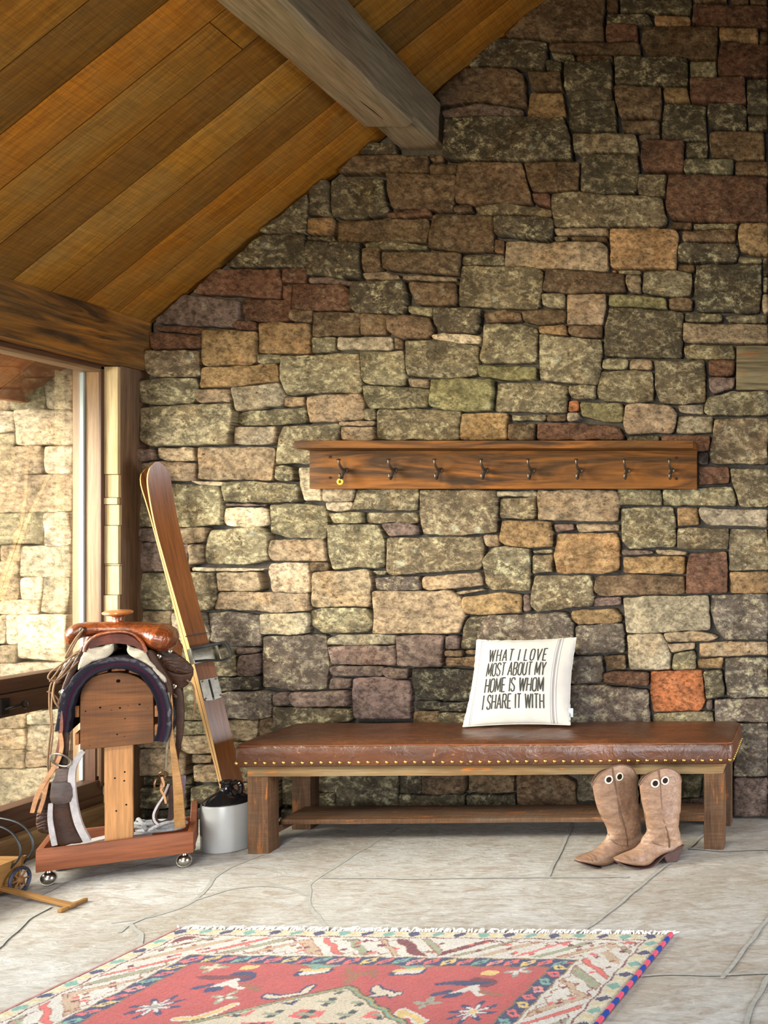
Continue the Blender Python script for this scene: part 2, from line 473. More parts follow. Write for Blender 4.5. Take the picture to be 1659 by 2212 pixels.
# ------------------------------------------------------------------ stones of the back wall
STONES = """
d 566,507 659,507 660,577 486,577
r 462,580 603,581 607,600 607,646 560,642 412,633
r 609,579 660,578 659,613 609,610
r 610,615 631,615 629,650 610,646
p 396,635 517,650 515,692 512,709 420,703 336,697 337,688
r 521,646 545,644 628,648 625,692 560,695 530,690 519,675
r 634,613 740,614 757,625 757,670 670,671 631,667
b 627,669 678,670 675,700 626,692
r 508,694 554,694 554,715 507,711
T 558,697 590,693 671,700 670,764 559,762
b 676,673 782,676 777,722 690,728 674,727
b 781,676 836,679 835,722 778,723
r 328,700 440,706 434,717 434,722 330,714
r 320,716 434,726 435,752 325,754
T 436,712 470,712 556,716 557,780 548,788 450,792 440,786 435,760
h 319,757 434,757 433,813 335,816 319,806
g 550,764 608,766 606,785 560,786 550,778
T 437,795 605,787 610,825 500,837 432,838
g 612,769 690,767 778,762 782,847 700,850 625,854 608,820
g 307,824 345,818 430,816 431,845 420,870 350,877 310,872 305,850
t 425,843 502,841 504,868 440,871 426,862
y 503,838 610,828 622,850 612,878 515,888 510,865
t 615,857 662,856 661,877 615,879
t 664,856 780,848 787,870 790,905 730,912 668,915 664,880
g 307,882 380,875 508,872 511,900 505,960 420,964 330,964 306,950
g 512,893 530,887 662,879 663,912 560,920 515,917 510,905
y 508,922 600,920 603,940 597,958 560,962 508,960
g 617,920 737,918 737,1000 668,1004 600,1002 603,945
t 734,910 812,909 811,920 734,921
t 739,922 813,921 813,952 739,952
g 786,882 812,881 812,908 786,907
h 815,884 925,883 994,888 993,950 815,950
T 996,893 1098,892 1097,951 995,950
p 302,970 340,970 341,993 305,997
t 344,967 420,966 423,996 365,997 344,990
t 427,966 480,966 597,968 596,1005 594,1038 480,1037 427,1036
g 597,1008 620,1004 640,1010 641,1038 610,1040 596,1035
Y 650,1010 700,1010 700,1082 660,1083 652,1050
t 305,1000 345,996 424,1000 424,1040 350,1040 305,1030
Y 409,1038 482,1040 482,1050 430,1049
g 352,1043 482,1052 486,1075 486,1135 370,1140 345,1100
g 302,1042 350,1043 365,1138 302,1138
g 484,1041 560,1040 646,1046 648,1085 490,1085 484,1060
p 488,1088 583,1088 582,1095 490,1094
Y 489,1097 570,1096 583,1100 583,1135 555,1139 492,1136 486,1125
g 584,1090 630,1087 700,1092 706,1120 703,1163 620,1162 585,1150
t 376,1140 450,1140 445,1173 380,1174
p 303,1141 374,1141 374,1169 303,1169
g 455,1145 560,1136 580,1150 585,1210 520,1222 443,1216 442,1185
t 411,1176 441,1174 440,1215 412,1222
p 303,1172 409,1174 409,1235 303,1236
t 585,1167 620,1165 703,1165 709,1190 708,1211 590,1213 584,1195
Y 412,1224 467,1226 467,1235 412,1235
Y 468,1226 575,1228 565,1234 468,1234
t 469,1236 560,1236 570,1275 555,1277 474,1276
Y 582,1216 668,1215 671,1240 670,1280 590,1280 578,1235
b 670,1215 711,1215 710,1232 672,1234
t 675,1236 800,1230 804,1260 804,1310 700,1312 671,1310
g 303,1239 375,1239 375,1318 303,1318
h 376,1237 467,1237 472,1280 460,1317 376,1319
t 474,1280 530,1278 669,1282 672,1320 600,1323 464,1316
y 566,1326 668,1324 672,1345 665,1370 570,1370
g 671,1318 700,1313 790,1313 808,1330 808,1350 795,1366 700,1369 672,1350
t 303,1320 374,1320 372,1358 303,1370
y 375,1322 445,1322 460,1370 445,1400 400,1400 375,1360
q 447,1322 500,1320 562,1328 565,1395 500,1398 450,1385 450,1340
q 568,1375 640,1371 703,1371 709,1440 706,1490 640,1492 568,1484
d 470,1403 510,1402 517,1460 460,1462
p 513,1400 563,1400 562,1410 513,1414
p 522,1415 565,1412 564,1455 545,1462 515,1460
D 455,1465 563,1460 563,1488 480,1494
q 470,1498 560,1491 588,1497 588,1550 560,1552 475,1553
p 590,1497 625,1495 626,1522 592,1524
p 628,1496 753,1493 756,1525 640,1527 628,1515
d 592,1527 700,1529 760,1532 760,1557 592,1590
t 475,1556 557,1554 555,1600 480,1600
b 560,1553 590,1549 591,1600 560,1600
g 380,1465 450,1470 470,1555 380,1555
g 303,1373 372,1362 400,1405 450,1465 303,1465
g 380,1558 470,1558 490,1586 380,1586
t 303,1468 376,1468 376,1557 303,1557
t 303,1560 376,1560 388,1615 303,1615
t 390,1588 455,1588 460,1628 390,1630
t 303,1617 388,1617 410,1632 408,1675 303,1675
t 412,1631 458,1634 455,1650 412,1650
t 420,1653 470,1655 475,1690 420,1690
d 303,1677 415,1677 412,1698 303,1698
d 412,1700 475,1700 475,1735 412,1735
d 303,1700 410,1700 410,1745 303,1745
h 462,1603 600,1603 600,1690 477,1690
d 478,1693 605,1693 605,1745 478,1743
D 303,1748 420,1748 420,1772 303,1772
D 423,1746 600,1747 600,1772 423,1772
y 702,1056 770,1056 765,1082 703,1083
g 772,1056 906,1056 903,1104 763,1100
h 908,1058 1077,1058 1077,1150 1000,1157 915,1155 907,1120
Y 701,1083 764,1083 762,1100 740,1105 703,1102
g 709,1108 785,1106 787,1130 720,1130
h 788,1107 900,1106 905,1130 790,1130
p 826,1132 860,1129 907,1135 905,1157 840,1158
g 708,1132 822,1133 834,1160 836,1225 720,1231 708,1190
h 838,1161 1044,1158 1048,1195 1040,1230 850,1242 838,1235
t 1045,1156 1078,1156 1080,1180 1050,1181
g 802,1232 836,1230 836,1242 815,1245
q 808,1247 845,1246 910,1243 912,1274 850,1276 813,1273
t 916,1246 1040,1235 1047,1265 930,1275 916,1270
t 806,1277 970,1276 1000,1290 1008,1330 993,1369 805,1369 810,1330
t 981,1278 1045,1270 1050,1276 985,1287
T 1000,1289 1090,1279 1127,1285 1127,1325 1040,1330 1005,1325 998,1305
y 708,1378 730,1371 857,1371 855,1392 707,1394
p 707,1396 855,1394 857,1438 715,1435
p 860,1372 960,1372 958,1442 861,1438
p 963,1373 993,1373 994,1402 964,1403
d 1013,1332 1060,1331 1035,1365 1030,1402 997,1400 1000,1355
q 1050,1330 1220,1322 1242,1350 1240,1412 1030,1412 1032,1360
b 962,1406 1001,1406 1001,1417 962,1418
b 1003,1405 1035,1405 1035,1414 1003,1414
b 962,1421 1035,1418 1060,1444 965,1440
p 711,1440 735,1439 827,1441 826,1461 735,1462 712,1458
p 830,1442 882,1445 880,1468 840,1466 828,1455
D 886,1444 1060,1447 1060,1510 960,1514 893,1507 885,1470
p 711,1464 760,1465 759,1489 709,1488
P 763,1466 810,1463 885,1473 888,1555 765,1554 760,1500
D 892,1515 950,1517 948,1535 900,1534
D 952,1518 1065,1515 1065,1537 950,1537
b 894,1538 948,1537 945,1580 893,1580
d 950,1540 1060,1540 1060,1580 950,1580
b 1064,1416 1225,1416 1225,1560 1064,1560
y 1067,1060 1160,1060 1161,1071 1070,1075
h 1079,1077 1160,1073 1160,1121 1082,1120
t 1163,1058 1332,1058 1338,1085 1335,1127 1165,1124
T 1085,1124 1190,1125 1197,1140 1195,1183 1100,1180 1080,1170
p 1197,1133 1240,1131 1240,1145 1200,1151
t 1243,1132 1338,1132 1338,1147 1250,1150
o 1203,1152 1330,1150 1340,1165 1338,1235 1300,1241 1205,1238 1196,1200
g 1065,1183 1100,1181 1146,1184 1146,1276 1060,1274 1050,1260 1043,1210
g 1150,1187 1194,1187 1194,1194 1150,1196
h 1151,1198 1194,1196 1196,1238 1151,1239
h 1155,1243 1270,1242 1283,1260 1280,1308 1160,1322 1146,1310 1148,1270
b 1288,1245 1340,1240 1480,1245 1480,1283 1295,1288 1281,1275
p 1129,1285 1146,1283 1147,1321 1130,1322
p 1284,1291 1341,1288 1342,1308 1280,1311
T 1236,1320 1330,1313 1346,1335 1340,1345 1250,1350 1233,1335
q 1245,1352 1346,1346 1350,1365 1350,1410 1245,1413
q 1230,1418 1300,1415 1304,1440 1300,1475 1230,1478
b 1306,1416 1351,1415 1352,1444 1312,1446
r 1305,1453 1330,1448 1401,1453 1400,1482 1370,1484 1302,1475
q 1230,1480 1310,1480 1400,1492 1406,1575 1230,1575
g 1335,1057 1430,1057 1431,1091 1335,1091
g 1432,1058 1580,1051 1591,1080 1588,1093 1433,1092
h 1578,1012 1659,1012 1659,1095 1600,1095 1580,1040
g 1340,1097 1455,1095 1461,1130 1460,1183 1360,1186 1343,1170 1340,1130
T 1462,1096 1508,1097 1510,1133 1462,1138
y 1512,1098 1659,1100 1659,1138 1530,1136 1514,1120
h 1465,1140 1575,1140 1572,1186 1463,1185
h 1578,1142 1659,1142 1659,1230 1575,1232 1573,1180
p 1343,1188 1412,1190 1412,1197 1345,1199
t 1416,1187 1485,1192 1485,1199 1420,1196
o 1343,1202 1482,1200 1480,1240 1345,1238
r 1490,1195 1570,1191 1573,1280 1483,1282 1484,1230
T 1577,1235 1659,1235 1659,1282 1577,1281
y 1344,1292 1400,1287 1530,1286 1534,1360 1400,1368 1352,1368
q 1536,1285 1659,1283 1659,1382 1565,1382 1545,1360 1535,1320
t 1433,1368 1500,1363 1553,1375 1530,1385 1440,1387
y 1353,1371 1428,1368 1440,1390 1452,1420 1450,1447 1360,1446
t 1440,1390 1500,1387 1502,1402 1450,1412
t 1508,1388 1659,1385 1659,1415 1510,1420
g 1457,1412 1500,1405 1504,1445 1453,1446
T 1506,1424 1562,1421 1560,1445 1507,1446
q 1566,1422 1659,1420 1659,1505 1572,1507 1567,1460
O 1405,1450 1516,1447 1521,1480 1523,1520 1510,1537 1410,1540 1404,1495
d 1520,1450 1562,1447 1566,1503 1527,1510
p 1526,1513 1540,1511 1540,1535 1525,1535
g 1412,1541 1525,1538 1540,1540 1540,1575 1410,1575
q 1543,1510 1659,1508 1659,1560 1543,1560
q 1590,1564 1659,1562 1659,1677 1585,1677
q 1480,1579 1586,1564 1582,1677 1480,1668
p 1584,1681 1659,1680 1659,1764 1584,1764
d 608,1655 634,1655 634,1740 608,1740
d 640,1640 732,1640 732,1712 640,1712
d 640,1714 730,1714 728,1745 640,1745
d 735,1640 862,1640 862,1742 725,1742
d 866,1640 913,1640 913,1713 866,1713
b 914,1640 1010,1640 1005,1714 915,1713
d 862,1717 1005,1717 1005,1762 862,1762
b 1012,1660 1112,1660 1112,1713 1012,1713
d 1008,1717 1112,1717 1112,1762 1008,1762
b 1116,1650 1160,1650 1243,1690 1245,1740 1116,1742
d 1247,1650 1300,1650 1300,1730 1247,1732
d 1302,1660 1380,1660 1380,1740 1302,1740
h 1383,1660 1466,1660 1466,1740 1383,1740
g 1470,1672 1515,1672 1515,1722 1470,1724
p 1469,1726 1578,1724 1578,1762 1469,1762
d 1519,1680 1579,1680 1579,1720 1519,1720
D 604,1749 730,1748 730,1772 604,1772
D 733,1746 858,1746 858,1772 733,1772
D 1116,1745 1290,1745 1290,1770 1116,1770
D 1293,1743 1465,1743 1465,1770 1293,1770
d 779,333 800,308 855,312 858,335
b 730,375 765,337 925,335 929,374
b 925,333 958,333 958,350 930,350
b 927,353 987,354 985,376 927,374
d 673,415 700,390 714,393 714,468 672,468
d 716,392 740,383 830,388 840,440 842,462 760,473 716,468
b 838,376 985,378 987,395 980,455 850,453 840,420
r 831,461 930,452 934,465 840,470
b 990,352 1130,352 1150,430 1148,440 1060,440 985,440 985,400
b 980,443 1018,443 1022,457 980,458
h 1024,447 1085,437 1195,455 1193,470 1120,465 1040,462
T 666,471 722,472 720,509 667,506
d 660,508 722,511 721,520 662,518
b 726,476 926,472 930,500 920,525 850,520 727,522
d 564,503 668,420 673,445 666,470 664,505
g 784,526 850,517 923,530 922,540 790,537
d 662,521 780,525 780,590 780,600 740,602 661,592 658,560
b 783,537 823,537 825,588 787,590
b 827,543 997,548 993,595 850,585 827,582
p 663,598 700,595 760,607 752,615 665,611
t 783,590 830,586 864,597 862,605 790,604
t 868,593 988,597 988,608 868,606
d 762,610 873,606 880,630 877,678 770,676 757,665
b 884,610 985,612 986,660 900,658 885,630
g 879,660 935,664 934,684 882,674
d 937,664 1038,667 1037,710 1030,720 960,718 938,700
b 835,680 930,685 937,715 925,730 870,732 838,715
Y 930,722 960,718 1037,725 1036,742 990,740 930,730
g 674,730 725,728 725,760 675,764
y 729,728 848,726 850,757 760,756 729,755
b 850,727 870,733 872,754 850,756
g 780,762 873,758 877,832 790,830 782,820
g 875,735 960,735 1034,745 1032,810 1000,816 880,812 876,780
t 881,815 928,817 928,840 885,835
g 783,832 880,835 930,842 925,880 800,882 787,860
l 933,820 1065,818 1068,840 1065,888 1000,890 928,878
b 1095,80 1175,-5 1306,-5 1304,88 1200,88 1160,85
d 1010,142 1075,82 1180,92 1183,125 1178,152 1100,145
d 1180,130 1216,134 1215,156 1180,153
b 1187,93 1380,92 1386,118 1300,118 1187,110
d 1188,112 1240,118 1242,130 1200,133
b 1245,120 1322,120 1324,135 1300,137 1245,131
b 935,205 1005,146 1110,150 1135,165 1138,230 1100,230 1040,218 950,226
b 1140,156 1214,158 1215,195 1150,195
d 1221,137 1320,132 1324,165 1325,218 1230,220 1219,190
T 1145,199 1217,200 1224,252 1190,256 1135,250
p 953,240 1040,222 1133,237 1131,250 1000,250 960,255
d 963,258 1060,252 1220,258 1235,300 1238,345 1100,350 960,345
d 1230,222 1330,218 1333,285 1260,289 1232,280
h 1240,292 1375,292 1382,332 1242,334
b 1130,353 1255,353 1253,412 1160,418 1150,415
d 1258,336 1380,336 1380,375 1374,420 1256,418
r 1151,420 1190,420 1191,448 1155,440
h 1193,420 1240,416 1435,428 1439,480 1430,490 1200,490 1193,450
b 935,462 1065,464 1067,543 1000,545 925,535 930,490
d 1070,468 1180,468 1198,477 1195,515 1180,520 1072,508
t 1197,493 1315,492 1316,508 1200,508
g 1196,510 1228,511 1225,520 1198,520
b 1231,512 1310,511 1313,521 1240,518
b 1068,515 1090,518 1088,548 1068,545
b 1309,-5 1335,-5 1334,24 1309,24
d 1339,-5 1494,-5 1492,30 1339,24
d 1310,27 1400,29 1410,50 1380,52 1310,49
o 1413,32 1490,34 1491,53 1414,51
r 1310,53 1377,53 1378,91 1310,89
b 1386,56 1551,56 1550,128 1400,121 1383,90
r 1498,8 1659,16 1659,62 1545,55 1494,50
b 1499,-8 1570,-8 1570,4 1499,4
b 1578,-8 1618,-8 1618,9 1580,8
b 1621,-4 1659,-4 1659,13 1621,11
T 1554,63 1638,66 1637,90 1555,87
b 1641,66 1659,66 1659,92 1640,92
r 1560,90 1659,95 1659,165 1552,165 1552,120
d 1327,124 1480,124 1487,130 1487,188 1430,186 1330,183
g 1490,132 1549,131 1549,165 1492,168
r 1490,171 1610,168 1612,225 1560,223 1492,218
d 1614,171 1659,170 1659,248 1614,248
d 1614,250 1659,250 1659,280 1618,282
b 1330,189 1430,189 1431,215 1427,257 1343,258 1332,225
T 1435,194 1487,191 1491,218 1436,222
b 1341,261 1425,262 1423,288 1345,289
p 1379,291 1425,289 1424,299 1382,301
d 1434,225 1500,223 1525,228 1528,303 1430,302 1429,270
d 1530,225 1600,225 1612,235 1612,280 1535,279 1530,250
b 1535,285 1600,282 1652,288 1653,345 1535,342 1532,310
r 1388,303 1478,306 1477,372 1390,370 1383,340
d 1480,308 1530,307 1527,342 1482,340
g 1480,346 1583,345 1584,378 1478,373
b 1588,350 1659,350 1659,380 1587,378
h 1378,375 1441,376 1438,427 1380,422 1376,400
r 1445,377 1659,383 1659,480 1600,479 1450,473 1440,445
b 1445,477 1493,478 1493,494 1447,492
g 1497,481 1593,482 1592,495 1498,493
b 1472,498 1590,497 1588,520 1475,523
T 1600,485 1659,483 1659,552 1598,545 1595,510
o 1319,495 1460,495 1467,505 1460,580 1320,580
t 1092,522 1190,527 1300,524 1316,535 1314,587 1170,580 1091,576
d 1000,551 1090,550 1090,573 998,573
h 997,575 1160,578 1175,590 1170,645 1160,668 1040,664 990,660 993,610
b 1182,583 1270,587 1350,594 1350,630 1240,634 1175,630
g 1171,635 1223,635 1222,667 1172,662
t 1226,637 1310,634 1309,660 1302,702 1226,702
b 1042,677 1090,670 1126,675 1127,693 1050,697
b 1125,670 1180,668 1222,672 1222,695 1160,701 1130,693
g 1045,698 1130,700 1160,708 1163,740 1162,780 1150,785 1040,782 1036,770 1043,730
T 1163,705 1225,702 1226,725 1200,723 1165,719
b 1230,705 1302,704 1302,730 1245,728 1230,722
g 1167,723 1210,728 1300,735 1298,800 1290,832 1200,825 1167,822 1166,780
l 1031,788 1160,793 1160,821 1080,820 1034,812
g 1073,826 1180,827 1228,834 1225,892 1140,890 1070,888
g 1231,835 1288,834 1287,860 1240,862 1231,850
O 1229,866 1250,865 1250,887 1227,888
y 1226,891 1250,890 1254,907 1226,910
l 1253,868 1346,870 1345,910 1300,910 1255,900
h 1103,895 1180,895 1177,908 1105,910
b 1182,895 1224,894 1224,911 1180,909
b 1099,915 1160,914 1160,951 1099,951
r 1163,914 1240,914 1340,922 1350,950 1163,951
d 1466,530 1475,524 1590,527 1595,545 1590,565 1500,567 1463,564
g 1594,550 1646,557 1645,568 1593,567
b 1464,569 1500,570 1499,588 1463,583
d 1503,574 1645,572 1645,640 1640,674 1505,672 1501,620
d 1649,556 1659,556 1659,594 1648,596
g 1648,600 1659,598 1659,633 1648,633
t 1648,637 1659,637 1659,674 1648,674
g 1335,583 1388,586 1386,593 1336,592
O 1320,582 1332,582 1332,589 1320,588
t 1354,596 1385,594 1384,632 1360,632 1353,610
g 1390,589 1450,585 1496,591 1495,640 1440,642 1387,632
l 1316,636 1380,638 1440,646 1443,668 1380,663 1313,660
b 1445,646 1490,644 1500,650 1495,670 1446,670
d 1316,665 1375,664 1420,670 1475,675 1474,772 1303,769 1305,710
g 1481,676 1558,676 1562,690 1558,697 1480,692
g 1563,684 1585,679 1659,678 1659,696 1575,697
t 1477,699 1560,701 1659,701 1659,742 1500,742 1477,740
g 1479,748 1500,745 1585,745 1588,776 1480,774
g 1300,775 1357,775 1355,797 1300,797
t 1361,776 1408,775 1409,797 1358,797
g 1297,800 1410,801 1413,840 1410,865 1395,871 1300,864 1289,850
h 1413,778 1520,777 1525,810 1523,868 1470,873 1425,868 1414,835 1417,800
r 1532,778 1587,778 1586,812 1532,811
p 1532,816 1588,817 1586,838 1540,852 1533,840
g 1530,860 1580,847 1659,846 1659,895 1530,897 1521,890
t 1350,874 1370,871 1450,876 1462,892 1457,920 1453,937 1355,938 1345,915
y 1464,875 1520,873 1520,893 1467,892
y 1464,898 1541,899 1538,935 1460,937
h 1545,906 1659,903 1659,1002 1540,1003 1532,985 1540,950
d 1352,942 1424,940 1424,955 1352,955
r 1429,941 1536,941 1533,975 1429,975
p 1505,978 1530,978 1528,1003 1505,1003
r 1507,1007 1575,1008 1576,1045 1507,1047
"""
OUTSIDE = """
Y 97,798 155,796 157,884 103,880
g 24,848 60,832 95,802 99,884 27,884
t 0,850 22,850 25,884 0,886
Y 36,887 160,888 163,960 40,960
Y 0,888 33,890 32,930 0,935
t 0,938 30,938 34,1025 0,1030
t 35,965 92,963 97,1022 35,1027
Y 96,964 157,966 155,1022 100,1022
t 0,1032 100,1028 155,1025 155,1103 0,1106
g 0,1109 100,1108 97,1174 0,1173
Y 103,1110 155,1108 155,1176 100,1178
t 0,1178 47,1180 43,1212 0,1212
y 45,1181 155,1181 152,1245 42,1243
t 0,1215 40,1215 38,1295 0,1297
Y 46,1250 90,1248 88,1296 46,1296
y 95,1249 150,1249 148,1323 90,1320
Y 0,1299 86,1298 84,1325 0,1326
Y 41,1331 148,1328 148,1427 43,1420
Y 14,1329 38,1329 38,1390 14,1390
t 0,1394 38,1394 40,1430 0,1430
Y 0,1329 12,1329 12,1391 0,1391
Y 0,1434 150,1432 150,1468 0,1470
t 0,1473 90,1471 90,1540 0,1540
y 93,1471 150,1471 150,1526 93,1526
t 0,1545 60,1543 60,1570 0,1572
y 62,1543 150,1530 150,1560 62,1563
t 0,1575 55,1573 55,1615 0,1616
y 57,1567 150,1565 150,1650 57,1618
t 0,1620 55,1620 58,1656 0,1658
y 0,1662 150,1656 150,1740 0,1745
t 62,1624 150,1653 62,1655
t 0,1748 150,1744 150,1790 0,1790
"""
SCOL = {  # colour, lichen
    'g': ((154, 142, 112), 1.0), 'h': ((142, 126, 99), 0.95), 'd': ((112, 101, 80), 0.95),
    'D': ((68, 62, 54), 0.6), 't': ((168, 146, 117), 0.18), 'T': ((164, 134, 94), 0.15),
    'b': ((122, 99, 74), 0.25), 'r': ((124, 90, 70), 0.15), 'o': ((178, 142, 98), 0.30),
    'O': ((196, 126, 82), 0.05), 'p': ((128, 108, 98), 0.2), 'P': ((126, 105, 97), 0.08),
    'q': ((126, 113, 101), 0.9), 'y': ((178, 163, 137), 0.35), 'Y': ((204, 184, 154), 0.1),
    'l': ((146, 137, 96), 0.40)}

def ashlar(x0, x1, y0, y1, seed, kinds):
    """coursed random stones filling a rectangle of the wall, in photograph pixels"""
    rr = random.Random(seed)
    out = []
    y = y0
    while y < y1 - 12:
        h = min(rr.choice([34, 46, 62, 78, 92]), y1 - y)
        x = x0
        while x < x1 - 10:
            w = min(rr.uniform(60, 190), x1 - x)
            if x1 - x - w < 40: w = x1 - x
            if h > 60 and rr.random() < 0.35:
                k = rr.uniform(0.3, 0.6) * h
                hs = [(y, y + k), (y + k, y + h)]
            else:
                hs = [(y, y + h)]
            for a, b in hs:
                out.append((rr.choice(kinds), [(x + 2, a + 2), (x + w - 3, a + 2), (x + w - 3, b - 3), (x + 2, b - 3)]))
            x += w
        y += h
    return out

def parse(txt):
    out = []
    for ln in txt.strip().splitlines():
        k = ln.split()
        out.append((k[0], [tuple(float(q) for q in p.split(',')) for p in k[1:]]))
    return out

def stone_mesh(mb, poly, Y, colour, lichen, rr, proud, grow=-0.1):
    pts = [Vector(((x - VX) * Y / F, H + (VY - y) * Y / F)) for x, y in poly]
    area_ = sum(pts[i - 1].x * pts[i].y - pts[i].x * pts[i - 1].y for i in range(len(pts)))
    if area_ < 0: pts.reverse()
    # split the edges, round the corners, chip the outline
    size = min(max(p.x for p in pts) - min(p.x for p in pts), max(p.y for p in pts) - min(p.y for p in pts))
    step = 0.013
    fine = []
    n = len(pts)
    for i in range(n):
        a, b = pts[i], pts[(i + 1) % n]
        L = (b - a).length
        k = max(1, int(round(L / step)))
        for j in range(k): fine.append(a.lerp(b, j / k))
    rad = 1
    for _ in range(rad):
        fine = [(fine[i - 1] + fine[i] * 2 + fine[(i + 1) % len(fine)]) / 4 for i in range(len(fine))]
    N = len(fine)
    off = Vector((rr.uniform(-50, 50), rr.uniform(-50, 50), rr.uniform(-50, 50)))
    nor = []
    for i in range(N):
        t = (fine[(i + 1) % N] - fine[i - 1])
        nor.append(Vector((t.y, -t.x)).normalized())
    g = grow * Y / F
    out = []
    for i, p in enumerate(fine):
        q = Vector((p.x, p.y, 0))
        d = mnoise.noise(q * 11 + off) * 0.0065 + mnoise.noise(q * 34 + off) * 0.0035
        out.append(p + nor[i] * (g + d))
    c = sum(out, Vector((0, 0))) / N
    tx, tz = rr.uniform(-0.05, 0.05), rr.uniform(-0.05, 0.05)
    lim = min(0.015, size * 0.24)
    rings = [(0.0, -0.075), (0.0, -0.010), (0.12 * lim, -0.0035), (0.45 * lim, 0.0), (lim, 0.001)]
    amp = min(0.013, size * 0.10)
    vs, gs, cs = [], [], []
    jit = [rr.uniform(0.84, 1.16)] * 3
    jit = [j * rr.uniform(0.98, 1.02) for j in jit]
    cl = lin(colour)
    cc = (cl[0] * jit[0], cl[1] * jit[1], cl[2] * jit[2], lichen)
    def put(p, depth, flat):
        q = Vector((p.x, p.y, 0))
        dd = depth
        if flat:
            dd += (mnoise.fractal(q * 7 + off, 1.0, 2.0, 4) * 1.1 + abs(mnoise.noise(q * 3.2 + off * 2)) * 0.8 - 0.25) * amp * flat
            dd += (p.x - c.x) * tx + (p.y - c.y) * tz
        vs.append(Vector((p.x, Y - proud - dd, p.y)))
        gs.append((p.x + off.x, p.y + off.y, off.z))
        cs.append(cc)
    for k, (ins, dep) in enumerate(rings):
        for i in range(N): put(out[i] - nor[i] * ins, dep, 0 if k == 0 else min(1.0, k / 3.0))
    last = [out[i] - nor[i] * rings[-1][0] for i in range(N)]
    inner = [0.82, 0.62, 0.42, 0.20] if size > 0.10 else ([0.66, 0.30] if size > 0.04 else [0.5])
    for s in inner:
        for p in last: put(c + (p - c) * s, 0.002, 1.0)
    put(c, 0.002, 1.0)
    fs = []
    nr = len(rings) + len(inner)
    for k in range(nr - 1):
        for i in range(N):
            j = (i + 1) % N
            fs.append([k * N + i, k * N + j, (k + 1) * N + j, (k + 1) * N + i])
    for i in range(N): fs.append([(nr - 1) * N + i, (nr - 1) * N + (i + 1) % N, nr * N])
    mb.add(vs, fs, 0, gs, cs)

M_stone = m_stone()
M_stone_out = m_stone('exterior_stone', 1.0)
M_mortar = m_plain('mortar', (84, 80, 74), 0.95, spec=0.1, nscale=60, amt=0.35, bump=0.6)

rs = random.Random(11)
wall = MB()
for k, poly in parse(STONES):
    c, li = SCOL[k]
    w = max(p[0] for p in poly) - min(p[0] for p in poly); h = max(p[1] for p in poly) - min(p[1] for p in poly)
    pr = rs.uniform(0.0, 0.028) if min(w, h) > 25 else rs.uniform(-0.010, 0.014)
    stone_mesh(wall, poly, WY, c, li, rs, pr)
for k, poly in ashlar(1664, 2420, -420, 1768, 3, 'ghdbtrpq') + ashlar(1000, 1660, -420, -12, 4, 'dbrT'):
    c, li = SCOL[k]
    if any((VY - y) > 1690 + 0.8 * (x - VX) for x, y in poly): continue      # would stand above the roof boards
    stone_mesh(wall, poly, WY, c, li, rs, rs.uniform(0, 0.025))
gab = [(-3.62, 0.0), (4.6, 0.0), (4.6, 2.5), (0.6, 5.72), (-3.62, 2.34)]
wall.prism([(x, WY + 0.055, z) for x, z in gab], [(x, WY + 0.30, z) for x, z in gab], mat=1)
struct('wall_back', wall, [M_stone, M_mortar], angle=48)
# ------------------------------------------------------------------ materials of the room
M_ceil = m_wood('ceiling_boards_wood', (148, 101, 29), (114, 75, 20), (126, 98, 50), 1.0, 0.62, 0.5, 0.25, saw=0.6)
M_beam = m_wood('hewn_timber', (142, 128, 104), (112, 102, 80), (130, 106, 82), 0.9, 0.85, 0.8, 0.12, contrast=1.3)
M_header = m_wood('header_timber', (142, 94, 38), (60, 44, 28), (100, 78, 48), 0.7, 0.8, 0.7, 0.12, contrast=2.0)
M_post = m_wood('post_timber', (112, 86, 62), (76, 56, 42), (96, 76, 60), 0.9, 0.8, 0.6, 0.2)
M_pale_lit = m_wood('pale_window_lit_wood', (190, 168, 126), (166, 140, 98), (174, 154, 118), 0.9, 0.7, 0.3, 0.25)  # pale blocks, with brightness from the window put into their colour
M_frame = m_wood('window_frame_wood', (140, 108, 72), (112, 84, 54), (122, 98, 70), 1.0, 0.55, 0.25, 0.4)
M_dkframe = m_wood('dark_stained_wood', (86, 56, 38), (62, 40, 28), (74, 48, 34), 1.0, 0.5, 0.25, 0.4)
M_weather = m_wood('weathered_timber', (118, 108, 84), (78, 70, 52), (98, 84, 60), 0.9, 0.85, 0.8, 0.1, contrast=1.6, patch=(140, 84, 40))
M_spacer = m_plain('glazing_spacer', (150, 160, 158), 0.4, spec=0.5, amt=0.05)
M_iron = m_plain('blackened_iron', (44, 40, 36), 0.45, 0.7, 0.5, 30, 0.3)
M_sill = m_wood('sill_wood', (140, 112, 74), (110, 84, 54), (124, 100, 70), 0.9, 0.7, 0.4, 0.25)

# ------------------------------------------------------------------ ceiling
CX0, CZ0, SL = -3.458, 2.45, 0.8
RIDGE = 0.6
def cz(x): return CZ0 + SL * (x - CX0) if x <= RIDGE else CZ0 + SL * (2 * RIDGE - x - CX0)

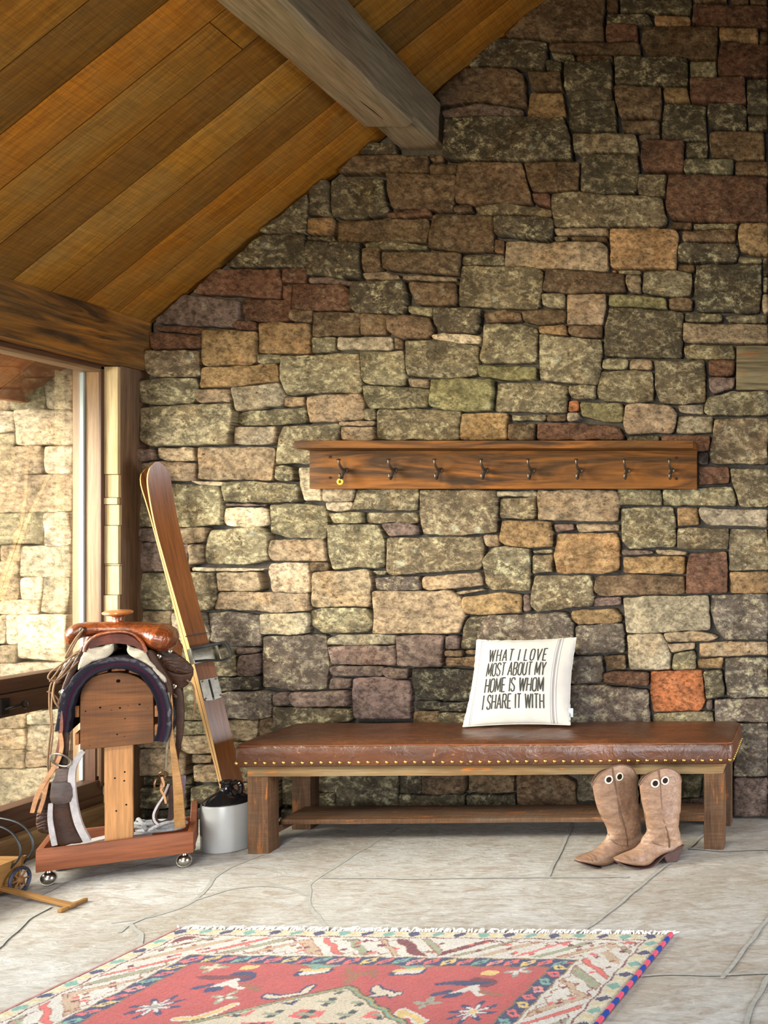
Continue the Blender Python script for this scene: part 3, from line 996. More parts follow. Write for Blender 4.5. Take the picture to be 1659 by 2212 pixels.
ceil = MB()
edges = [4.97, 4.735, 4.532, 4.336, 4.138, 3.944, 3.738, 3.549, 3.352, 3.155]
while edges[-1] > -2.6: edges.append(edges[-1] - 0.197 * R.uniform(0.93, 1.07))
cosA = 1 / math.sqrt(1 + SL * SL)
rotL = Matrix.Rotation(-math.atan(SL), 3, 'Y')
rotR = Matrix.Rotation(math.atan(SL), 3, 'Y')
xl, xr = -3.62, RIDGE
tones = [(1.12, 1.04, 0.9), (0.95, 0.94, 0.85), (0.70, 0.69, 0.72), (1.15, 1.2, 1.35), (0.85, 0.77, 0.62), (1.15, 1.0, 0.75), (0.60, 0.62, 0.65)]
seq = [0, 5, 4, 3, 2, 1, 5, 6, 1, 2, 4, 3, 0]
for k in range(len(edges) - 1):
    y0, y1 = edges[k + 1], edges[k]
    w = y1 - y0 - 0.006
    yc = (y0 + y1) / 2
    # each course is laid from two or three boards
    if k == 0: cuts = [xl, xr]
    else: cuts = [xl, xl + (xr - xl) * R.uniform(0.25, 0.75), xr]
    for s in range(len(cuts) - 1):
        a, b = cuts[s], cuts[s + 1]
        xm = (a + b) / 2
        L = (b - a) / cosA - 0.002
        lift = R.uniform(0, 0.0035)
        nrm = Vector((-SL, 0, 1)).normalized()
        c = Vector((xm, yc, cz(xm))) + nrm * (0.0125 + lift)
        t = tones[seq[k % len(seq)]] if s == 0 else tones[R.randrange(len(tones))]
        j = R.uniform(0.94, 1.06)
        ceil.box(c, (L, w, 0.025), rotL, 0.004, col=(t[0] * j, t[1] * j, t[2] * j, 1))
    xm = (RIDGE + 4.7) / 2
    nrm = Vector((SL, 0, 1)).normalized()
    ceil.box(Vector((xm, yc, cz(xm))) + nrm * 0.0125, ((4.7 - RIDGE) / cosA, w, 0.025), rotR, 0.0025, col=tones[R.randrange(7)] + (1,))
# roof deck over the boards keeps the sky out of the joints
nrm = Vector((-SL, 0, 1)).normalized()
ceil.box(Vector((-1.55, 1.2, cz(-1.55))) + nrm * 0.06, (5.6, 7.9, 0.05), rotL, 0)
nrm = Vector((SL, 0, 1)).normalized()
ceil.box(Vector((2.65, 1.2, cz(2.65))) + nrm * 0.06, (5.6, 7.9, 0.05), rotR, 0)
struct('ceiling', ceil, [M_ceil])

# ------------------------------------------------------------------ purlin beam
def hewn(mb, a, b, w, h, n=26, amp=0.008, mat=0, right=None, seed=0.0, chamf=0.02):
    """rough hewn timber from a to b; w along X, h along Z"""
    a, b = Vector(a), Vector(b)
    vs, gs, fs = [], [], []
    prof = []
    def side(p, q, k): return [p.lerp(q, i / k) for i in range(k)]
    W, Hh = w / 2, h / 2
    cs = [Vector((-W + chamf, -Hh)), Vector((W - chamf, -Hh)), Vector((W, -Hh + chamf)), Vector((W, Hh - chamf)),
          Vector((W - chamf, Hh)), Vector((-W + chamf, Hh)), Vector((-W, Hh - chamf)), Vector((-W, -Hh + chamf))]
    for i in range(8): prof += side(cs[i], cs[(i + 1) % 8], 5 if i % 2 == 0 else 2)
    m = len(prof)
    for i in range(n):
        c = a.lerp(b, i / (n - 1))
        L = (b - a).length * i / (n - 1)
        for p in prof:
            q = Vector((p.x * 4 + seed, L * 1.8, p.y * 4))
            d = 1 + mnoise.noise(q) * amp * 9 / 1.0 * 0.5
            e = mnoise.noise(q * 5.0) * amp * 0.5
            vs.append(c + Vector((p.x * d + e, 0, p.y * d + e)))
            gs.append((L, p.x + seed, p.y))
    for i in range(n - 1):
        for k in range(m):
            l = (k + 1) % m
            fs.append([i * m + k, i * m + l, (i + 1) * m + l, (i + 1) * m + k])
    fs.append(list(range(m))[::-1]); fs.append([(n - 1) * m + k for k in range(m)])
    mb.add(vs, fs, mat, gs)

bx = (at(850, 300, WY).x + at(952, 300, WY).x) / 2
zb = at(0, 328, WY).z
zt = at(0, 222, WY).z
bm_ = MB()
hewn(bm_, (bx - 0.010, 4.62, (zb + zt) / 2 + 0.012), (bx + 0.03, -2.4, (zb + zt) / 2 + 0.03), 0.238, zt - zb + 0.03, 44, 0.010)
hewn(bm_, (bx, 5.02, (zb + zt) / 2 + 0.024), (bx, 4.60, (zb + zt) / 2 + 0.024), 0.226, zt - zb - 0.012, 8, 0.006, seed=3.0)
crk = [Vector((bx + 0.012 + mnoise.noise(Vector((y * 1.3, 2, 0))) * 0.030 + mnoise.noise(Vector((y * 7, 5, 0))) * 0.008, y, (zb + zt) / 2 + 0.0145 - (zt - zb + 0.03) / 2 + (4.62 - y) * 0.0026)) for y in np.linspace(4.55, 1.2, 120)]
bm_.tube(crk, [0.0015 + 0.0035 * abs(mnoise.noise(Vector((i * 0.05, 0, 9)))) for i in range(120)], 6, 1)
struct('trim_1', bm_, [M_beam, m_plain('crack_shadow_gap', (38, 30, 22), 0.95, spec=0.05)], angle=40)

# ------------------------------------------------------------------ header, post and pale window-lit blocking of the left wall
hd = MB()
hewn(hd, (-3.458 - 0.125, 4.955, 2.33), (-3.458 - 0.125, 1.2, 2.33), 0.25, 0.246, 30, 0.005, seed=5.0, chamf=0.006)
struct('trim_2', hd, [M_header], angle=40)

po = MB()
hewn_post = []
vs, gs, fs = [], [], []
n = 24
for i in range(n):
    z = 2.206 * i / (n - 1)
    e = mnoise.noise(Vector((z * 3, 1.0, 0))) * 0.010
    x1, x0, y0, y1 = -3.490 + e, -3.63, 4.793, 4.985
    for p in ((x0, y0), (x1 - 0.006, y0), (x1, y0 + 0.008 + e * 0.5), (x1 + 0.003, (y0 + y1) / 2), (x1, y1), (x0, y1)):
        vs.append(Vector((p[0], p[1], z))); gs.append((z, p[0], p[1]))
for i in range(n - 1):
    for k in range(6):
        l = (k + 1) % 6
        fs.append([i * 6 + k, i * 6 + l, (i + 1) * 6 + l, (i + 1) * 6 + k])
fs.append(list(range(6))[::-1]); fs.append([(n - 1) * 6 + k for k in range(6)])
po.add(vs, fs, 0, gs)
struct('trim_3', po, [M_post])

bl = MB()
zz = [0.02, 0.36, 0.62, 0.83, 0.985, 1.115, 1.135, 1.215, 1.285, 1.30, 1.385, 1.47, 2.2]
zpx = [792, 1025, 1075, 1090, 1135, 1218, 1222, 1285, 1322, 1400, 1480, 1580, 1690]
for a, b in zip(zpx[:-1], zpx[1:]):
    z1 = at(0, a, 4.78).z; z0 = at(0, b, 4.78).z
    dx = R.uniform(-0.004, 0.004); dy = R.uniform(-0.006, 0.004)
    bl.box((-3.528 + dx, 4.783 + dy, (z0 + z1) / 2), (0.074, 0.02, z1 - z0 - 0.002), bevel=0.003, grain=2,
           col=(R.uniform(0.92, 1.05),) * 3 + (1,))
bl.box((-3.528, 4.783, 0.1), (0.074, 0.02, 0.2), bevel=0.003, grain=2)
struct('trim_4', bl, [M_pale_lit])

tm = MB()
p0 = at(1590, 842, 4.905); p1 = at(1590, 746, 4.905)
wt = 0.5
tm.box((p0.x + wt / 2, 4.99, (p0.z + p1.z) / 2), (wt, 0.17, p1.z - p0.z), bevel=0.006, rough=0.004, seg=10)
struct('trim_5', tm, [M_weather])

# ------------------------------------------------------------------ window
GX = -3.640      # plane of the glass
win = empty('window_1', (GX, 3.7, 0.1))
win['kind'] = 'structure'
Y0, Y1 = 1.4, 4.785
gl = NT('window_glass')
tr = gl.n('ShaderNodeBsdfTransparent'); tr.inputs[0].default_value = (0.97, 0.985, 0.975, 1)
gs_ = gl.n('ShaderNodeBsdfGlossy'); gs_.inputs['Roughness'].default_value = 0.02
fr = gl.n('ShaderNodeFresnel'); fr.inputs['IOR'].default_value = 1.45
mx = gl.n('ShaderNodeMixShader')
gl.l(gl.math('MULTIPLY', fr.outputs[0], 0.4), mx.inputs[0]); gl.l(tr.outputs[0], mx.inputs[1]); gl.l(gs_.outputs[0], mx.inputs[2])
gl.l(mx.outputs[0], gl.nt.nodes['Material Output'].inputs['Surface'])
M_glass = gl.mat

jb = MB()   # jambs and head in light wood, the inner stop dark
jb.box((-3.598, 4.770, 1.22), (0.080, 0.036, 1.94), bevel=0.003, grain=2)
jb.box((-3.598, 1.35, 1.22), (0.080, 0.036, 1.94), bevel=0.003, grain=2)
jb.box((-3.598, 3.06, 2.186), (0.080, 3.45, 0.030), bevel=0.003)
jb.build('window_frame', M_frame, win)
st = MB()
st.box((-3.562, 4.772, 1.2), (0.012, 0.042, 2.0), bevel=0.002, grain=2)
st.box((-3.562, 3.06, 2.196), (0.012, 3.45, 0.022), bevel=0.002)
st.build('casing', M_dkframe, win)
sp = MB()
sp.box((-3.640, 4.746, 1.475), (0.016, 0.012, 1.385), bevel=0.002, grain=2)
sp.box((-3.640, 4.742, 0.43), (0.016, 0.012, 0.39), bevel=0.002, grain=2)
sp.build('glazing_bead', M_spacer, win)
ra = MB()
ra.box((-3.606, 3.07, 0.757), (0.086, 3.42, 0.06), bevel=0.006)
ra.box((-3.600, 3.07, 0.672), (0.070, 3.42, 0.100), bevel=0.008)
ra.build('rail', M_dkframe, win)
bt = MB()
bt.box((-3.606, 3.07, 0.195), (0.080, 3.42, 0.075), bevel=0.005)
bt.box((-3.612, 4.765, 0.42), (0.070, 0.045, 0.42), bevel=0.004, grain=2)
bt.box((-3.595, 3.07, 0.140), (0.070, 3.42, 0.04), bevel=0.004)
bt.build('sash', M_dkframe, win)
pn = MB()
pn.box((GX, 3.06, 1.47), (0.006, 3.37, 1.40), bevel=0)
pn.build('pane', M_glass, win)
pn = MB()
pn.box((GX, 3.06, 0.43), (0.006, 3.37, 0.40), bevel=0)
pn.build('pane', M_glass, win)
la = MB()
yl = 4.205
la.box((-3.556, yl, 0.672), (0.018, 0.045, 0.07), bevel=0.004)
la.tube(smooth_path([(-3.55, yl, 0.66), (-3.53, yl + 0.015, 0.668), (-3.52, yl + 0.045, 0.672)]), 0.007, 8)
la.torus((-3.515, yl + 0.06, 0.672), 0.014, 0.005, Matrix.Rotation(PI / 2, 3, 'X'))
la.build('window_latch', M_iron, win)

# ------------------------------------------------------------------ left wall below and beyond the window
lw = MB()
lw.box((-3.60, 3.12, 0.060), (0.17, 3.62, 0.12), bevel=0.01)
lw.box((-3.60, -0.5, 1.1), (0.17, 3.5, 2.2), bevel=0.0, grain=2)
struct('wall_left', lw, [M_sill])

# ------------------------------------------------------------------ outside: the wall runs on, eaves, ground
ow = MB()
YO = 5.0
ro = random.Random(5)
for k, poly in parse(OUTSIDE) + ashlar(-420, -4, 790, 1800, 9, 'YytgY'):
    c, li = SCOL[k]
    c = tuple(min(255, x * 1.04) for x in c)
    stone_mesh(ow, poly, YO, c, li * 0.7, ro, ro.uniform(0, 0.02), 2.2)
ow.box(((at(-420, 0, YO).x - 3.66) / 2, YO + 0.2, 1.1), (-3.66 - at(-420, 0, YO).x, 0.26, 2.5), bevel=0, mat=1)
struct('wall_outside', ow, [M_stone_out, M_mortar], angle=48)
op = MB()
op.box((-3.715, 4.88, 1.2), (0.055, 0.13, 2.4), bevel=0.006, grain=2, rough=0.003, seg=12)
struct('trim_6', op, [M_frame])
so = MB()
e0 = at(112, 790, 4.9); e1 = at(30, 852, 4.9)
sl = (e0.z - e1.z) / (e0.x - e1.x)
ang = math.atan(sl)
mid = Vector(((e1.x - 3.62) / 2, 3.0, e0.z + sl * ((e1.x - 3.62) / 2 - e0.x)))
Ls = (-3.62 - e1.x) / math.cos(ang)
for k in range(20):
    nrm = Vector((-sl, 0, 1)).normalized()
    t = tones[R.randrange(7)]
    so.box(mid + Vector((0, 1.9 - k * 0.197, 0)) + nrm * 0.013, (Ls, 0.194, 0.026), Matrix.Rotation(-ang, 3, 'Y'), 0.003, col=t + (1,))
so.box(Vector((e1.x - 0.02, 3.0, e1.z + 0.05)), (0.05, 4.0, 0.16), bevel=0.004)
struct('ceiling_outside', so, [m_wood('soffit_wood', (176, 104, 52), (140, 78, 38), (156, 92, 46), 1.0, 0.6, 0.3, 0.3)])
gr = MB()
gr.box((-14, 4.0, -0.11), (20.6, 30.0, 0.2), bevel=0)
struct('floor_outside', gr, [m_plain('exterior_ground', (186, 178, 158), 0.9, spec=0.1, nscale=3, amt=0.2)])

# ------------------------------------------------------------------ floor of flagstones
def m_flag():
    t = NT('flagstone')
    tc = t.n('ShaderNodeTexCoord').outputs['Object']
    col = t.attr('Col').outputs['Color']
    n1 = t.noise(tc, 1.3, 7, 0.62, 0.8)
    n2 = t.noise(t.mapping(tc, (6, 13, 6)), 1.6, 8, 0.68, 1.2)
    n3 = t.noise(t.mapping(tc, (26, 60, 26)), 1.2, 7, 0.7, 0.8)
    c = t.mix(t.ramp(n1, [(0.35, 0.0), (0.65, 1.0)]), lin((184, 183, 180)), lin((160, 153, 142)))
    c = t.mix(t.ramp(n2, [(0.46, 0.0), (0.68, 0.75)]), c, lin((138, 122, 104)))
    c = t.mix(t.ramp(n2, [(0.28, 0.55), (0.42, 0.0)]), c, lin((204, 200, 192)))
    c = t.mix(1.0, c, t.ramp(n3, [(0.3, 0.78), (0.7, 1.16)]), 'MULTIPLY')
    c = t.mix(1.0, c, col, 'MULTIPLY')
    b = t.bump(n2, 0.55, 0.012)
    b = t.bump(n3, 0.55, 0.004, b)
    rr = t.math('ADD', t.math('MULTIPLY', n2, 0.25), 0.42)
    return t.finish(c, rr, b, 0.3)
M_flag = m_flag()
M_grout = m_plain('grout', (152, 150, 144), 0.9, spec=0.15, nscale=60, amt=0.18, bump=0.4)

GROUT = [
    [(860, 1790), (830, 1808), (780, 1838), (719, 1875), (675, 1908), (667, 1940), (680, 1972), (704, 2000), (740, 2040)],
    [(240, 1995), (337, 1978), (420, 1946), (480, 1884), (567, 1846), (640, 1806), (690, 1780)],
    [(420, 1946), (506, 1920), (600, 1915), (667, 1935)],
    [(60, 1948), (101, 1928), (155, 1902), (260, 1880), (420, 1838), (440, 1826)],
    [(255, 2016), (280, 1998), (330, 1976), (337, 1978)],
    [(280, 1998), (292, 2006), (306, 2034), (280, 2100)],
    [(693, 1897), (900, 1899), (1187, 1896), (1357, 1896)],
    [(1180, 1896), (1195, 1870), (1222, 1815), (1236, 1775)],
    [(1250, 2020), (1276, 2001), (1323, 1966), (1400, 1902), (1485, 1833), (1530, 1796), (1560, 1776)],
    [(1385, 2110), (1450, 2106), (1540, 2109), (1660, 2104), (1760, 2104)],
    [(1560, 2116), (1578, 2095), (1610, 2050), (1659, 1987), (1700, 1935), (1760, 1880)],
    [(1600, 2235), (1613, 2205), (1640, 2150), (1659, 2112), (1672, 2106)],
    [(-20, 2060), (60, 1990), (110, 1960)],
    [(1485, 1833), (1560, 1840), (1659, 1838), (1800, 1842)],
]
fl = MB()
fl.box((0.45, 1.2, -0.05), (8.2, 7.9, 0.1), bevel=0)
for gi, line in enumerate(GROUT):
    pts = smooth_path([on_floor(x, y) for x, y in line], 8)
    vs, fs = [], []
    s0 = R.uniform(0, 50)
    for i, p in enumerate(pts):
        t = (pts[min(i + 1, len(pts) - 1)] - pts[max(i - 1, 0)]).normalized()
        nr = Vector((-t.y, t.x, 0))
        j = mnoise.noise(p * 9 + Vector((s0, 0, 0))) * 0.008
        w = 0.0075 + mnoise.noise(p * 14 + Vector((0, s0, 0))) * 0.003
        vs += [p + nr * (j + w) + Vector((0, 0, 0.0012 + 0.00025 * gi)), p + nr * (j - w) + Vector((0, 0, 0.0012 + 0.00025 * gi))]
    for i in range(len(pts) - 1): fs.append([2 * i, 2 * i + 1, 2 * i + 3, 2 * i + 2])
    fl.add(vs, fs, 1)
struct('floor', fl, [M_flag, M_grout])

# ------------------------------------------------------------------ the rest of the room, with its openings
M_plank = m_wood('wall_boards', (150, 122, 84), (126, 100, 66), (138, 112, 78), 0.8, 0.7, 0.3, 0.2)
rw_ = MB()
rw_.box((4.68, 4.72, 1.22), (0.16, 0.70, 2.45), bevel=0, grain=2)
rw_.box((4.68, -0.05, 1.22), (0.16, 5.4, 2.45), bevel=0, grain=2)
rw_.box((4.68, 2.3, 2.30), (0.16, 4.2, 0.30), bevel=0)
struct('wall_right', rw_, [M_plank])
rr_ = MB()
def wall_piece(pts):
    rr_.prism([(x, -2.62, z) for x, z in pts], [(x, -2.76, z) for x, z in pts])
wall_piece([(-3.62, 0), (-2.7, 0), (-2.7, 2.0), (-3.62, 2.0)])
wall_piece([(0.6, 0), (4.6, 0), (4.6, 2.0), (0.6, 2.0)])
wall_piece([(-3.62, 2.0), (4.6, 2.0), (4.6, 2.5), (0.6, 5.72), (-3.62, 2.34)])
struct('wall_front', rr_, [M_plank])
# ------------------------------------------------------------------ bench
M_seat = m_leather('brown_seat_leather', (92, 54, 32), (66, 38, 23), 0.32, 0.22, 0.6, 0.5, wrinkle=0.35)
M_brass = m_plain('brass', (206, 162, 88), 0.28, 1.0, 0.5, 30, 0.1, 0.05)
M_barn = m_wood('barn_wood', (106, 76, 52), (78, 58, 43), (96, 80, 66), 1.0, 0.75, 0.6, 0.15, saw=0.5, patch=(150, 92, 48))
M_rail = m_wood('grey_barn_wood', (134, 114, 84), (112, 94, 66), (120, 88, 54), 0.8, 0.8, 0.5, 0.12, patch=(186, 108, 44))
BA = math.atan2(0.06, 2.07)
bl0 = Vector((-2.630, 4.372, 0))
bench = empty('bench', bl0, BA)
tag(bench, 'long wooden bench with a brown leather seat edged in brass nails along the stone wall', 'bench')
BM = XF[bench.name]
rotB = Matrix.Rotation(BA, 3, 'Z')
def B(x, y, z): return BM @ Vector((x, y, z))
BL, BD = 2.072, 0.447         # outer length and depth of the legs
ZA0, ZA1 = 0.337, 0.392
for lx, ly in ((0.042, 0.045), (BL - 0.042, 0.045), (0.042, BD - 0.04), (BL - 0.042, BD - 0.04)):
    w = 0.088
    MB().box(B(lx, ly, ZA0 / 2), (w, 0.092 if ly < 0.1 else 0.084, ZA0), rotB, 0.004, grain=2, rough=0.0025, seg=6,
             col=(1, 1, 1, 1) if ly < 0.1 else (0.85, 0.85, 0.85, 1)).build('leg', M_barn, bench)
m = MB()
m.box(B(BL / 2 - 0.003, 0.022, (ZA0 + ZA1) / 2), (BL + 0.004, 0.044, ZA1 - ZA0), rotB, 0.004, rough=0.002, seg=30)
m.build('front_rail', M_rail, bench)
m = MB()
m.box(B(BL / 2, BD - 0.022, (ZA0 + ZA1) / 2), (BL, 0.044, ZA1 - ZA0), rotB, 0.004)
m.build('back_rail', M_rail, bench)
for x in (0.022, BL - 0.022):
    MB().box(B(x, BD / 2, (ZA0 + ZA1) / 2), (0.040, BD - 0.09, ZA1 - ZA0 - 0.002), rotB, 0.004, grain=1).build('side_rail', M_rail, bench)
m = MB()
m.box(B(BL / 2, 0.245, 0.102), (BL - 0.13, 0.23, 0.022), rotB, 0.003, rough=0.0015, seg=30)
m.build('lower_shelf', M_barn, bench)
for x in (0.055, BL - 0.055):
    MB().box(B(x, BD / 2, 0.076), (0.04, BD - 0.15, 0.03), rotB, 0.004, grain=1).build('cross_brace', M_barn, bench)

# cushion: a padded slab, soft top, straight skirt down to the nails
CX_0, CX_1, CY_0, CY_1 = -0.048, BL + 0.046, -0.030, BD + 0.025
def cushion_pt(u, v):
    """u runs round the outline, v from the bottom edge up and in to the middle of the top"""
    Lx, Ly = CX_1 - CX_0, CY_1 - CY_0
    r = 0.035
    per = 2 * (Lx + Ly)
    s = u * per
    if s < Lx: p, nrm = Vector((CX_0 + s, CY_0)), None
    elif s < Lx + Ly: p = Vector((CX_1, CY_0 + s - Lx))
    elif s < 2 * Lx + Ly: p = Vector((CX_1 - (s - Lx - Ly), CY_1))
    else: p = Vector((CX_0, CY_1 - (s - 2 * Lx - Ly)))
    q = Vector((min(max(p.x, CX_0 + r), CX_1 - r), min(max(p.y, CY_0 + r), CY_1 - r)))
    d = p - q
    if d.length > 1e-6: d = d.normalized() * r
    return q + d, q
prof = [(0.006, 0.386), (0.0, 0.392), (0.0, 0.410), (-0.003, 0.440), (0.000, 0.466), (0.005, 0.476), (0.007, 0.4775), (0.010, 0.480), (0.018, 0.486), (0.035, 0.4915), (0.07, 0.4955), (0.12, 0.498), (0.18, 0.499), (0.2509, 0.4995)]
NU = 300
cus = MB()
vs, fs = [], []
cenx = [CX_0 + 0.251, CX_1 - 0.251]
cy = (CY_0 + CY_1) / 2
for j, (ins, z) in enumerate(prof):
    for i in range(NU):
        p, q = cushion_pt((i + 0.5) / NU, 0)
        c = Vector((min(max(p.x, cenx[0]), cenx[1]), cy))
        d = (c - p)
        L = d.length
        pp = p + d * min(1.0, ins / 0.251) if ins > 0 else p + d.normalized() * ins
        zz = z
        w = BM @ Vector((pp.x, pp.y, zz))
        if z > 0.48:
            # slack leather: soft creases spreading from under the pillow
            f = min(1, (z - 0.48) / 0.015)
            pil = math.exp(-((pp.x - 1.10) / 0.35) ** 2)
            zz += f * (mnoise.noise(Vector((pp.x * 5 + pp.y * 6, pp.y * 9, 0))) * 0.005 + (0.25 + pil) * mnoise.noise(Vector((pp.x * 18 + pp.y * 24, pp.y * 7, 3))) * 0.0055)
        elif 0.40 < z < 0.475:
            k = mnoise.noise(Vector((pp.x * 6, z * 20, pp.y * 5))) * 0.003
            pp = pp - d.normalized() * k
        vs.append(BM @ Vector((pp.x, pp.y, zz)))
for j in range(len(prof) - 1):
    for i in range(NU):
        k = (i + 1) % NU
        fs.append([j * NU + i, j * NU + k, (j + 1) * NU + k, (j + 1) * NU + i])
fs.append(list(range(NU))[::-1])
cus.add(vs, fs)
seat = cus.build('seat_cushion', M_seat, bench, angle=60)
pts = []
for i in range(NU):
    p, q = cushion_pt((i + 0.5) / NU, 0)
    d = (Vector(((CX_0 + CX_1) / 2, cy)) - p).normalized()
    c = Vector((min(max(p.x, cenx[0]), cenx[1]), cy)); d = (c - p)
    pp = p + d * (0.0055 / 0.251)
    pts.append(BM @ Vector((pp.x, pp.y, 0.4772)))
sm = MB(); sm.tube(pts, 0.0022, 6, closed=True); sm.build('welt_seam', m_leather('seam_leather', (128, 74, 42), (104, 56, 30), 0.45), seat)

nm = MB()
nm.lathe([(0.0075, -0.001), (0.0075, 0.001), (0.0062, 0.0032), (0.004, 0.0046), (0.0014, 0.0053)], (0, 0, 0), 12)
nail0 = None
def nail(x, y, z, rz):
    global nail0
    if nail0 is None:
        nail0 = nm.build('nail_head', M_brass)
        n_ = nail0
    else:
        n_ = nail0.copy(); COL.objects.link(n_)
    n_.parent = seat
    n_.matrix_local = Matrix.Translation(Vector((x, y, z))) @ Matrix.Rotation(rz, 4, 'Z') @ Matrix.Rotation(PI / 2, 4, 'X')
k = 54
for i in range(k):
    nail(CX_0 + 0.015 + (CX_1 - CX_0 - 0.03) * i / (k - 1), CY_0 + 0.0005, 0.4035 + R.uniform(-0.001, 0.001), 0)
for i in range(12):
    nail(CX_1 - 0.0005, CY_0 + 0.03 + (CY_1 - CY_0 - 0.06) * i / 11, 0.4035, PI / 2)
for i in range(12):
    nail(CX_0 + 0.0005, CY_0 + 0.03 + (CY_1 - CY_0 - 0.06) * i / 11, 0.4035, -PI / 2)

# ------------------------------------------------------------------ pillow
def m_cloth(name, c):
    t = NT(name)
    g = t.attr('gv').outputs['Vector']; col = t.attr('Col').outputs['Color']
    tc = t.n('ShaderNodeTexCoord').outputs['Object']
    n1 = t.noise(tc, 14, 5, 0.6)
    w1 = t.n('ShaderNodeTexWave'); w1.inputs['Scale'].default_value = 260; t.l(g, w1.inputs['Vector'])
    w2 = t.n('ShaderNodeTexWave', bands_direction='Y'); w2.inputs['Scale'].default_value = 260; t.l(g, w2.inputs['Vector'])
    sep = t.n('ShaderNodeSeparateXYZ'); t.l(g, sep.inputs[0])
    u = sep.outputs[0]
    base = t.mix(t.ramp(n1, [(0.3, 0.0), (0.7, 1.0)]), lin(c), lin(tuple(x * 0.96 for x in c)))
    st = None
    for c0, hw in ((0.055, 0.004), (0.072, 0.0025), (0.855, 0.011), (0.885, 0.004), (0.832, 0.003)):
        k = t.math('LESS_THAN', t.math('ABSOLUTE', t.math('SUBTRACT', u, c0)), hw)
        st = k if st is None else t.math('MAXIMUM', st, k)
    base = t.mix(t.math('MULTIPLY', st, 0.75), base, lin((112, 108, 116)))
    h = t.math('ADD', w1.outputs['Fac'], w2.outputs['Fac'])
    return t.finish(base, 0.9, t.bump(n1, 0.25, 0.01, t.bump(h, 0.25, 0.0006)), 0.15)
M_pillow = m_cloth('linen_canvas', (182, 178, 172))
def inkmat():
    t = NT('printed_ink')
    tc = t.n('ShaderNodeTexCoord').outputs['Object']
    n = t.noise(tc, 260, 4, 0.7)
    c = t.mix(t.ramp(n, [(0.58, 0.0), (0.70, 1.0)]), lin((52, 52, 49)), lin((130, 128, 122)))
    return t.finish(c, 0.9, spec=0.1)
PC = {'TL': at(1031, 1386, 4.812), 'TR': at(1244, 1381, 4.812), 'BR': at(1231, 1568, 4.655), 'BL': at(1001, 1572, 4.655)}
pil = empty('pillow', (-1.55, 4.70, 0.497))
tag(pil, 'white canvas pillow printed with dark capital letters leaning on the stone wall', 'pillow')
for q in PC.values(): q.z += 0.006
pn_ = (PC['TR'] - PC['TL']).cross(PC['BL'] - PC['TL']).normalized()
if pn_.y > 0: pn_ = -pn_
def pillow_pt(u, v, side, lift=0.0):
    """u to the right, v downwards; side +1 front, -1 back"""
    s, t_ = math.sin(PI * u), math.sin(PI * v)
    ue = 0.5 + (u - 0.5) * (1 - 0.055 * t_)
    ve = 0.5 + (v - 0.5) * (1 - 0.045 * s)
    p = (PC['TL'] * (1 - ue) + PC['TR'] * ue) * (1 - ve) + (PC['BL'] * (1 - ue) + PC['BR'] * ue) * ve
    e = max(s, 0) ** 0.55 * max(t_, 0) ** 0.55
    th = 0.062 * e
    # gathers along the seam
    w = mnoise.noise(Vector((u * 9, v * 9, side))) * 0.006 * e
    edge = math.exp(-min(u, v, 1 - u, 1 - v) / 0.05)
    pu = mnoise.noise(Vector((u * 22, v * 22, 5.0))) * 0.004 * edge
    q = p + pn_ * side * (th + w + 0.003 + lift) + Vector((pu, 0, pu * (0 if v > 0.95 else 1)))
    return q
def ss(x): return 0.5 - 0.5 * math.cos(PI * x)
m = MB()
NP = 56
m.grid(lambda u, v: pillow_pt(ss(u), ss(v), 1), NP, NP, gv=lambda u, v: (ss(u), ss(v), 0))
m.grid(lambda u, v: pillow_pt(ss(u), ss(v), -1), NP, NP, gv=lambda u, v: (ss(u), ss(v), 0))
rim = [i for i in range(NP)] + [NP * k + NP - 1 for k in range(1, NP)] + [NP * (NP - 1) + i for i in range(NP - 2, -1, -1)] + [NP * k for k in range(NP - 2, 0, -1)]
for i in range(len(rim)):
    a, b = rim[i], rim[(i + 1) % len(rim)]
    m.f.append([a, b, b + NP * NP, a + NP * NP]); m.m.append(0)
pcov = m.build('pillow_cover', M_pillow, pil, angle=70)
m = MB()
pp = []
for i in range(len(rim)):
    a = m_a = rim[i]
    u, v = ss((a % NP) / (NP - 1)), ss((a // NP) / (NP - 1))
    pp.append((pillow_pt(u, v, 1) + pillow_pt(u, v, -1)) / 2)
m.tube(pp, 0.0045, 6, closed=True)
m.build('seam_piping', M_pillow, pil)

